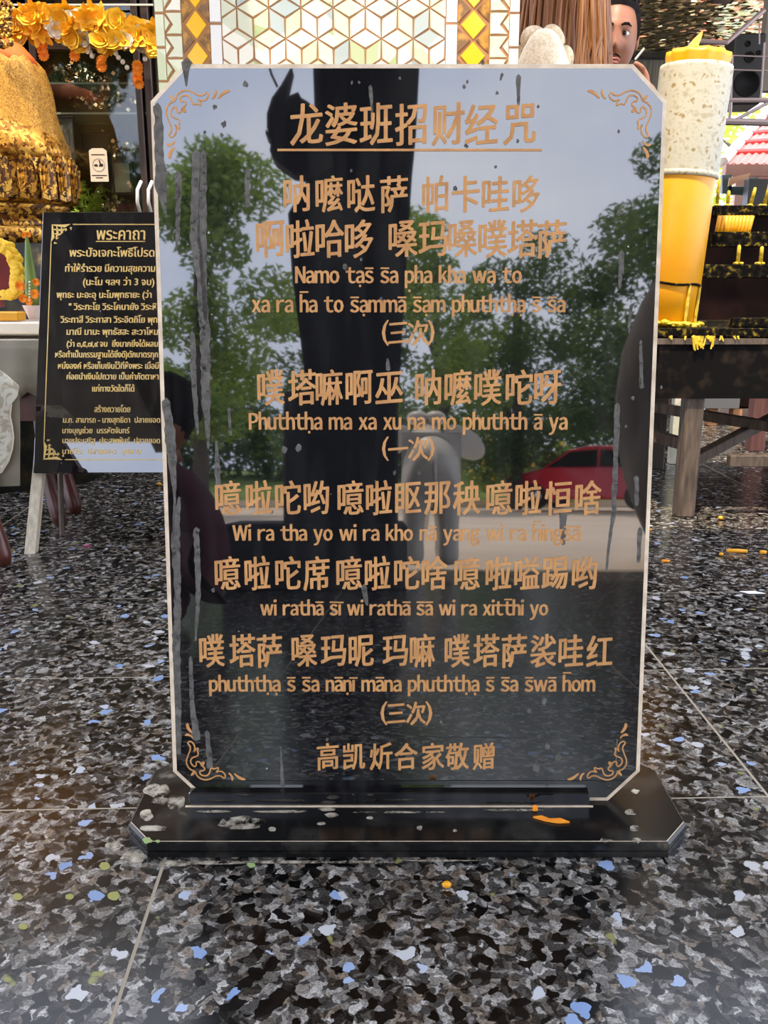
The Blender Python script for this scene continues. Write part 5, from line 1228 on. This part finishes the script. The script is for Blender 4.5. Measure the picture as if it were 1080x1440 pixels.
# ================================================================== LITTER ON THE FLOOR
def litter(px, py, build, label, cat, name, rz_=0, z=.001):
    p = atz(px, py, 0); o = build(); o.name = name; o.location = (p.x, p.y, z); o.rotation_euler = (0, 0, rz_); tag(o, label, cat); return o
def roll(L, r_, m=M_wax): return lambda: MB().tube([(-L / 2, 0, r_), (0, .001, r_), (L / 2, 0, r_)], [r_, r_ * 1.05, r_ * .9], 10).build('x', m, None, True)
def crumb(r_, m=M_wax): return lambda: MB().ball((0, 0, r_ * .7), (r_, r_ * .8, r_ * .7), 10, 7, fn=lambda d: 1 + .25 * mn.noise(d * 3)).build('x', m, None, True)
def flat(pts, m, th=.001):
    return lambda: MB().prism(ccw(pts), 0, th).build('x', m)
litter(1036, 778, roll(.046, .0045), 'longest broken piece of yellow candle lying on the floor at right', 'candle stub', 'candle_stub', -.12)
litter(1073, 780, roll(.014, .0045), 'short yellow candle end at the right picture edge', 'candle stub', 'candle_stub', -.2)
litter(1014, 782, crumb(.0055), 'small yellow wax crumb at the left end of the broken candle', 'wax crumb', 'wax_crumb')
litter(1013, 731, crumb(.007), 'yellow wax crumb on the floor near the wooden table leg', 'wax crumb', 'wax_crumb')
litter(914, 747, crumb(.005), 'yellow wax crumb touching the right edge of the tablet', 'wax crumb', 'wax_crumb')
litter(628, 1249, crumb(.005), 'tiny yellow wax crumb on the floor in front of the plinth', 'wax crumb', 'wax_crumb')
litter(224, 683, crumb(.007), 'yellow wax crumb below the lower edge of the Thai plaque', 'wax crumb', 'wax_crumb')
litter(1055, 834, flat([(-.020, .006), (.012, .008), (.028, -.008), (-.006, -.008)], M_white), 'scrap of white paper on the floor at the right edge', 'paper scrap', 'paper_scrap')
litter(936, 790, flat([(-.010, 0), (-.004, .005), (.004, .004), (.010, .001), (.005, -.005), (-.004, -.003)], M_marig, .003), 'crumpled orange petal on the floor right of the tablet', 'petal', 'fallen_petal')
litter(122, 769, flat([(-.008, 0), (0, .005), (.009, .001), (0, -.004)], noisy('magenta_petal', [(.3, (.35, .02, .10)), (.7, (.45, .04, .14))], 9, .6), .003), 'magenta petal on the floor under the Thai plaque', 'petal', 'fallen_petal')
litter(776, 1155, flat([(-.020, .006), (-.010, .008), (-.002, .002), (.010, .003), (.019, -.004), (.006, -.005), (-.008, -.001)], M_marig, .002), 'curled orange petal lying on the plinth in front of the tablet', 'petal', 'fallen_petal', z=.0185)
bpy.data.objects['fallen_petal.002'].location = (*atz(776, 1155, .018).xy, .0185)
p = atz(751, 1137, .018); o = MB().box((0, 0, .0), (.006, .004, .007), bev=.001).build('amber_chip', M_marig); o.location = (p.x, p.y - .006, .0225); tag(o, 'tiny amber chip at the foot bar of the tablet', 'chip')

# ================================================================== WHAT THE POLISHED FACE MIRRORS (behind the camera)
def rfl(px_, py_, path):
    """world point seen by reflection in the tablet at that pixel after path metres of travel"""
    r_ = ray(px_, py_); t = (P0 - EYE).dot(n_t) / r_.dot(n_t); h_ = EYE + r_ * t; L = r_.length
    d = r_ - 2 * r_.dot(n_t) * n_t; return h_ + d * ((path - t * L) / L)
def gx_(px_, Y):
    """x of the mirrored column px on the plane y=Y at about eye level"""
    r_ = ray(px_, 690); t = (P0 - EYE).dot(n_t) / r_.dot(n_t); h_ = EYE + r_ * t; d = r_ - 2 * r_.dot(n_t) * n_t; return (h_ + d * ((Y - h_.y) / d.y))
# dark shrine post with a swan-headed finial bracket
yc_ = -2.0
a, b = rfl(440, 300, 1).x, 0
def RY(px_, py_, Y):
    r_ = ray(px_, py_); t = (P0 - EYE).dot(n_t) / r_.dot(n_t); h_ = EYE + r_ * t; d = r_ - 2 * r_.dot(n_t) * n_t; return h_ + d * ((Y - h_.y) / d.y)
post = empty('shrine_post', (0, yc_, 0), (0, 0, 0), 'dark square roof post with curling bird-shaped bracket mirrored in the tablet', 'post')
prof = [(90, 440, 590), (150, 442, 587), (190, 455, 585), (240, 440, 580), (300, 405, 576), (380, 410, 571), (500, 425, 564), (620, 440, 558)]
q = MB(); vs = []
for y, xa_, xb_ in [(40, 445, 592)] + prof:
    A_, B_ = RY(xa_, y, yc_), RY(xb_, y, yc_); vs += [(A_.x, 0, A_.z), (B_.x, 0, B_.z), (B_.x, -.22, B_.z), (A_.x, -.22, A_.z)]
A_, B_ = RY(440, 620, yc_), RY(558, 620, yc_); vs += [(A_.x, 0, 0), (B_.x, 0, 0), (B_.x, -.22, 0), (A_.x, -.22, 0)]
fs = []
nr = len(vs) // 4
for i in range(nr - 1):
    for k in range(4): j = (k + 1) % 4; fs.append((i * 4 + k, i * 4 + 4 + k, i * 4 + 4 + j, i * 4 + j))
fs += [(3, 2, 1, 0), tuple(range(nr * 4 - 4, nr * 4))]
q.add(vs, fs); q.build('post_body', M_dark, post)
bird = [(410, 95), (398, 122), (384, 140), (376, 165), (378, 195), (392, 170), (384, 200), (374, 182), (376, 196), (388, 205), (380, 212), (386, 228), (400, 236), (402, 250), (440, 262), (470, 240), (468, 215), (462, 195), (450, 165), (440, 150), (428, 140), (420, 134), (414, 144), (404, 140), (408, 120)]
bird = [(411, 95), (396, 122), (383, 140), (376, 162), (376, 182), (384, 196), (375, 184), (374, 190), (382, 200), (380, 214), (386, 226), (396, 234), (412, 245), (445, 250), (470, 235), (466, 205), (458, 178), (446, 158), (434, 146), (424, 140), (420, 132), (410, 136), (403, 143), (405, 122)]
P3 = [RY(x, y, yc_ + .03) for x, y in bird]
q = MB(); q.prism(ccw([(p.x, p.z) for p in P3]), -.05, .05, M=RX); q.build('bird_bracket', M_dark, post)
q = MB(); q.tube([tuple(RY(x, y, yc_) - Vector((0, yc_, 0))) for x, y in ((376, 86), (382, 105), (390, 122))], .006, 6); q.build('wire', M_dark, post)
pb = [RY(398, 600, -1.55), RY(560, 600, -1.55)]
q = MB(); q.box(((pb[0].x + pb[1].x) / 2, .30, .39), (pb[1].x - pb[0].x, .30, .78), bev=.01); q.build('pedestal', M_dark, post)  # added dark block standing in for the camera operator's reflected silhouette
pc_ = [RY(318, 735, -1.55), RY(572, 735, -1.55)]; q = MB(); q.box(((pc_[0].x + pc_[1].x) / 2, .33, .13), (pc_[1].x - pc_[0].x, .42, .26), bev=.01); q.build('dark_fill_block', M_dark, post)  # wider dark block added to fill the dark lower part of the reflection
# photographer and a companion crouching behind the camera
def crouched(x, y, label, top, trousers, hairm, s_=1.0, face=0, zoff=0):
    o = empty('person', (x, y, 0), (0, 0, face), label, 'person')
    J = dict(pelvis=(0, -.16, .18, .14, .11), waist=(0, -.12, .30, .13, .10), chest=(0, -.04, .44, .145, .10), collar=(0, .0, .53, .07, .06), shl=(-.16, .0, .50, .052), shr=(.16, .0, .50, .052),
      ell=(-.20, .10, .36, .040), elr=(.20, .10, .36, .040), wrl=(-.08, .20, .47, .027), wrr=(.08, .20, .47, .027),
      hl=(-.10, -.14, .17, .09), hr=(.10, -.14, .17, .09), kl=(-.13, .12, .34, .065), kr=(.13, .12, .34, .065), al=(-.13, -.04, .06, .042), ar=(.13, -.04, .06, .042), tl=(-.13, .10, .033, .033), tr=(.13, .10, .033, .033))
    for k in J: v = J[k]; J[k] = (v[0] * s_, v[1] * s_, v[2] * s_) + tuple(r_ * s_ for r_ in v[3:])
    skin_body('body', J, B, top, o)
    hand(o, (-.075 * s_, .215 * s_, .49 * s_), (-.3, .3, PI), M_skin, -1, .6); hand(o, (.075 * s_, .215 * s_, .49 * s_), (-.3, -.3, PI), M_skin, 1, .6)
    q = MB(); q.tube([(0, 0, .53 * s_), (0, .02, .60 * s_)], .045 * s_, 14); q.build('neck', M_skin, o, True)
    q = MB(); make_head(q); h_ = q.build('head', M_skin, o, True); h_.location = (0, .03, .67 * s_); h_.rotation_euler = (0, 0, PI); face_parts(h_, M_skin, hairm)
    q = MB(); q.ball((0, .014, .026), (.088, .106, .116), 32, 20, fn=hairfn); q.build('hair', hairm, h_, True); return o
crouched(-.60, -.55, 'person in a maroon top crouching in front of the tablet, mirrored at its left edge', M_maroon, M_dark, M_hairb, .86, face=math.radians(80))
# grey stone elephant standing with its back to the tablet
el = RY(609, 700, -2.2)
elp = empty('elephant_statue', (el.x, -2.50, 0), (0, 0, 0), 'grey cast-stone elephant statue seen from behind in the reflection', 'statue'); ES = .80; elp.scale = (ES, ES, ES)
J = dict(tailend=(0, .335, .63, .085, .10), rump=(0, .20, .66, .175, .185), mid=(0, 0, .66, .18, .18), front=(0, -.22, .68, .16, .17), neck=(0, -.36, .78, .12, .13), head=(0, -.48, .86, .13, .14), brow=(0, -.56, .80, .09, .09), t1=(0, -.64, .66, .055), t2=(0, -.68, .48, .042), t3=(0, -.66, .30, .033), t4=(0, -.72, .20, .027),
  a1=(-.10, .20, .46, .085), a2=(-.105, .21, .24, .062), a3=(-.105, .20, .03, .070), b1=(.10, .20, .46, .085), b2=(.105, .21, .24, .062), b3=(.105, .20, .03, .070),
  c1=(-.10, -.24, .46, .080), c2=(-.105, -.25, .24, .060), c3=(-.105, -.25, .03, .068), d1=(.10, -.24, .46, .080), d2=(.105, -.25, .24, .060), d3=(.105, -.25, .03, .068))
BB = [('rump', 'tailend'), ('rump', 'mid'), ('mid', 'front'), ('front', 'neck'), ('neck', 'head'), ('head', 'brow'), ('brow', 't1'), ('t1', 't2'), ('t2', 't3'), ('t3', 't4'), ('rump', 'a1'), ('a1', 'a2'), ('a2', 'a3'), ('rump', 'b1'), ('b1', 'b2'), ('b2', 'b3'), ('front', 'c1'), ('c1', 'c2'), ('c2', 'c3'), ('front', 'd1'), ('d1', 'd2'), ('d2', 'd3')]
skin_body('body', J, BB, M_eleph, elp, root=2, sub=3)
for sx_ in (-1, 1):
    q = MB(); q.ball((0, 0, 0), (.15, .022, .085), 20, 12, fn=lambda d: 1 + .15 * d.z); o = q.build('ear', M_eleph, elp, True); o.location = (sx_ * .245, -.42, .80); o.rotation_euler = (0, sx_ * .5, sx_ * -.3); o.scale = (1.1, 1, 1.15)
    q = MB(); q.ball((sx_ * .06, -.47, .98), (.075, .085, .05), 14, 10); q.build('head_dome', M_eleph, elp, True)
    q = MB(); q.tube([(sx_ * .06, -.62, .66), (sx_ * .085, -.72, .58), (sx_ * .09, -.80, .60)], [.018, .014, .004], 8); q.build('tusk', M_white, elp, True)
q = MB(); q.tube([(0, .38, .74), (.0, .45, .62), (.01, .45, .46), (.0, .44, .36)], [.022, .016, .011, .013], 8); q.build('tail', M_eleph, elp, True)
# red hatchback parked beyond
car = empty('red_car', (0, 0, 0), (0, 0, 0), 'red hatchback parked on the concrete, mirrored right of the elephant', 'car')
cL, cW = 3.9, 1.62
side = [(-1.95, .30), (-1.95, .62), (-1.86, .80), (-1.05, .96), (-.40, 1.40), (.10, 1.48), (1.10, 1.45), (1.70, 1.12), (1.92, .98), (1.95, .34), (1.60, .24), (-1.6, .24)]
vs = []
for yy_, ins_ in ((-cW / 2, 0), (cW / 2, 0)):
    for x, z in side: k_ = .17 * max(0, (z - .9) / .55); vs.append((x, yy_ * (1 - k_ * 1.0), z))
nS = len(side); q = MB(); q.add(vs, [tuple(range(nS)), tuple(range(2 * nS - 1, nS - 1, -1))] + [(i, nS + i, nS + (i + 1) % nS, (i + 1) % nS) for i in range(nS)])
o = q.build('bodywork', M_red, car); bv = o.modifiers.new('b', 'BEVEL'); bv.width = .05; bv.segments = 3
for sy_ in (-1, 1):
    for pl in ([(-.92, .98), (-.38, 1.34), (.28, 1.38), (.28, .98)], [(.34, .98), (.34, 1.38), (1.02, 1.34), (1.40, 1.06), (1.36, .98)]):
        q = MB(); v_ = [(x, sy_ * (cW / 2 * (1 - .17 * max(0, (z - .9) / .55)) + .006), z) for x, z in pl]; v2_ = [(x, y - sy_ * .02, z) for x, y, z in v_]; n_ = len(pl)
        q.add(v_ + v2_, [tuple(range(n_)), tuple(range(2 * n_ - 1, n_ - 1, -1))] + [(i, (i + 1) % n_, n_ + (i + 1) % n_, n_ + i) for i in range(n_)]); q.build('window', M_tint, car)
    for wx in (-1.22, 1.22):
        q = MB(); q.lathe([(.30, -.10), (.31, -.06), (.31, .06), (.30, .10)], 28, Matrix.Translation((wx, sy_ * (cW / 2 - .08), .31)) @ RX); w_ = q.build('wheel', M_tyre, car, True)
        q = MB(); q.lathe([(.19, -.105), (.19, .105), (.05, .11)], 20, Matrix.Translation((wx, sy_ * (cW / 2 - .08), .31)) @ RX); q.build('hub', M_chrome, w_, True)
    q = MB(); q.ball((1.90, sy_ * .60, .92), (.07, .12, .13), 12, 8); q.build('tail_light', mat('lamp_lens', (.8, .75, .7), .1) if sy_ < 0 else MATS['lamp_lens'], car, True)
for pl, nm in (([(-1.02, .98), (-.44, 1.36)], 'windscreen'), ([(1.18, 1.40), (1.68, 1.10)], 'rear_window')):
    (xa_, za_), (xb_, zb2) = pl; ww = cW / 2 * .80; off = -.015 if nm == 'windscreen' else .015
    q = MB(); q.add([(xa_ + off, -ww, za_ + .02), (xa_ + off, ww, za_ + .02), (xb_ + off, ww * .94, zb2 + .02), (xb_ + off, -ww * .94, zb2 + .02)], [(0, 1, 2, 3)]); o = q.build(nm, M_tint, car); o.modifiers.new('s', 'SOLIDIFY').thickness = .01
cc_ = RY(838, 690, -19.0); car.location = (cc_.x, -19.0, 0); car.rotation_euler = (0, 0, math.radians(32))
# lawn bank, hedges and trees
q = MB(); vs = []; nx = 40
for i in range(nx + 1):
    x = -30 + 60 * i / nx
    for k, (y, z) in enumerate(((-24.4, -.03), (-25.2, .35), (-28, .75), (-34, 1.3), (-44, 1.6))): vs.append((x, y + .3 * math.sin(i), z + .05 * math.sin(i * 2.3)))
q.add(vs, [(i * 5 + k, i * 5 + k + 1, i * 5 + k + 6, i * 5 + k + 5) for i in range(nx) for k in range(4)]); tag(q.build('ground_bank', M_grass, None, True), kind='structure')
tag(MB().box((0, -24.2, .08), (60, .25, .18)).build('kerb', M_conc), kind='structure')
fb_ = empty('flowering_bush', (RY(735, 660, -23).x, -23.2, 0), (0, 0, 0), 'low bush dotted with yellow flowers beside the red car, mirrored', 'bush')
cl = [(rr.uniform(-1.3, 1.3), rr.uniform(-.4, .4), rr.uniform(.4, 1.6), rr.uniform(.35, .55)) for _ in range(12)]
foliage('foliage', cl, M_leaf2, fb_, 3500, .07, 5)
q = MB()
for k in range(90): x, y, z, r_ = cl[k % 12]; d = Vector((rr.gauss(0, 1), abs(rr.gauss(0, 1)), rr.gauss(0, 1))).normalized() * r_; q.ball((x + d.x, y + d.y, z + d.z), rr.uniform(.035, .07), 7, 5)
o = q.build('yellow_flowers', M_petal_y, fb_); tag(o, kind='stuff')
TR = [(-3.3, -14, 6.3, 1.75, M_leaf2, 'tall bushy green tree mirrored at the left of the tablet', 14000, .085, .25),
      (-5.9, -12.5, 6.2, 1.5, M_leaf1, 'dark slender tree mirrored at the left edge of the tablet', 9000, .085, .2),
      (1.15, -17, 6.3, 1.7, M_leaf2, 'medium tree mirrored just right of the shrine post', 9000, .09, .2),
      (3.1, -19, 6.1, 1.7, M_leaf1, 'loose-crowned tree mirrored above the middle right', 8000, .09, .2),
      (5.7, -16, 7.2, 2.3, M_leaf1, 'broad dense tree mirrored at the upper right', 15000, .095, .2),
      (9.3, -18, 7.0, 1.9, M_leaf1, 'dark tree mirrored behind the right edge of the tablet', 9000, .095, .2),
      (-1.0, -24, 6.5, 2.6, M_leaf1, 'distant dark tree mirrored behind the shrine post', 9000, .12, .1)]
for i, (x, y, h_, sp2, m_, lb, nl, sz, lo) in enumerate(TR): tree(x, y, h_, sp2, m_, 40 + i, lb, nl, sz, lo)
hb = empty('hedge', (0, -30, 0), (0, 0, 0), 'long dark hedge along the far side of the mirrored lawn', 'hedge')
foliage('foliage', [(rr.uniform(-17, 17), rr.uniform(-1.5, 1.5), rr.uniform(.6, 4.2), rr.uniform(.9, 1.4)) for _ in range(90)], M_leaf1, hb, 40000, .16, 60)
# flaring trunk of a shade tree at the edge of the terrace, right
YK = -3.3; bd = [(936, 786), (915, 750), (896, 705), (878, 655), (868, 605), (868, 560), (876, 505), (896, 455), (930, 400), (985, 340)]
PK = [RY(x, y, YK) for x, y in bd]
sh_ = empty('shade_tree', (PK[0].x + .3, YK, 0), (0, 0, 0), 'thick dark leaning trunk mirrored at the right edge of the tablet', 'tree')
q = MB(); rk_ = [.30, .31, .32, .33, .34, .34, .33, .32, .30, .28]
q.tube([(p.x + r_ - sh_.location.x, 0, max(p.z, 0) - (.03 if i == 0 else 0)) for i, (p, r_) in enumerate(zip(PK, rk_))] + [(PK[-1].x + .9 - sh_.location.x, 0, 4.4)], rk_ + [.2], 20); q.build('trunk', M_bark, sh_, True)
foliage('foliage', [(rr.uniform(.9, 2.4), rr.uniform(-1.0, 1.0), rr.uniform(4.3, 5.2), rr.uniform(.4, .6)) for _ in range(9)], M_leaf1, sh_, 4000, .08, 77)

# pale dust and lichen on the tiles around the plinth
mb = MB(); rr = random.Random(30)
for px, py, rx, ry in ((240, 1214, 30, 4), (300, 1213, 50, 2.5), (390, 1212, 60, 2), (500, 1212, 50, 1.6), (190, 1204, 18, 9), (160, 1190, 12, 7), (620, 1210, 50, 1.2)):
    ps = []
    for k in range(20):
        a = 2 * PI * k / 20; w_ = 1 + .4 * mn.noise(Vector((math.cos(a) * 2 + px, math.sin(a) * 2, 1))); p = atz(px + rx * w_ * math.cos(a), py + ry * w_ * math.sin(a), .0004); ps.append((p.x, p.y))
    mb.prism(ccw(ps), .0001, .0005)
o = mb.build('dust', M_pale); tag(o, 'pale dust lying on the granite tiles along the front of the plinth', 'dust', kind='stuff')
for k, (px, py, r_) in enumerate(((353, 1216, 6), (25, 1261, 7), (147, 1218, 8), (98, 1261, 6), (160, 1260, 9), (32, 1303, 6))):
    ps = []
    for j in range(12):
        a = 2 * PI * j / 12; w_ = 1 + .4 * mn.noise(Vector((math.cos(a) * 2 + px, math.sin(a) * 2, 1))); p = atz(px + r_ * w_ * math.cos(a), py + r_ * .7 * w_ * math.sin(a), .0004); ps.append((p.x, p.y))
    o = MB().prism(ccw(ps), .0001, .0005).build('lichen_spot', M_moss if k == 0 else MATS.get('olive_lichen') or mat('olive_lichen', (.26, .25, .07), .8), floor)
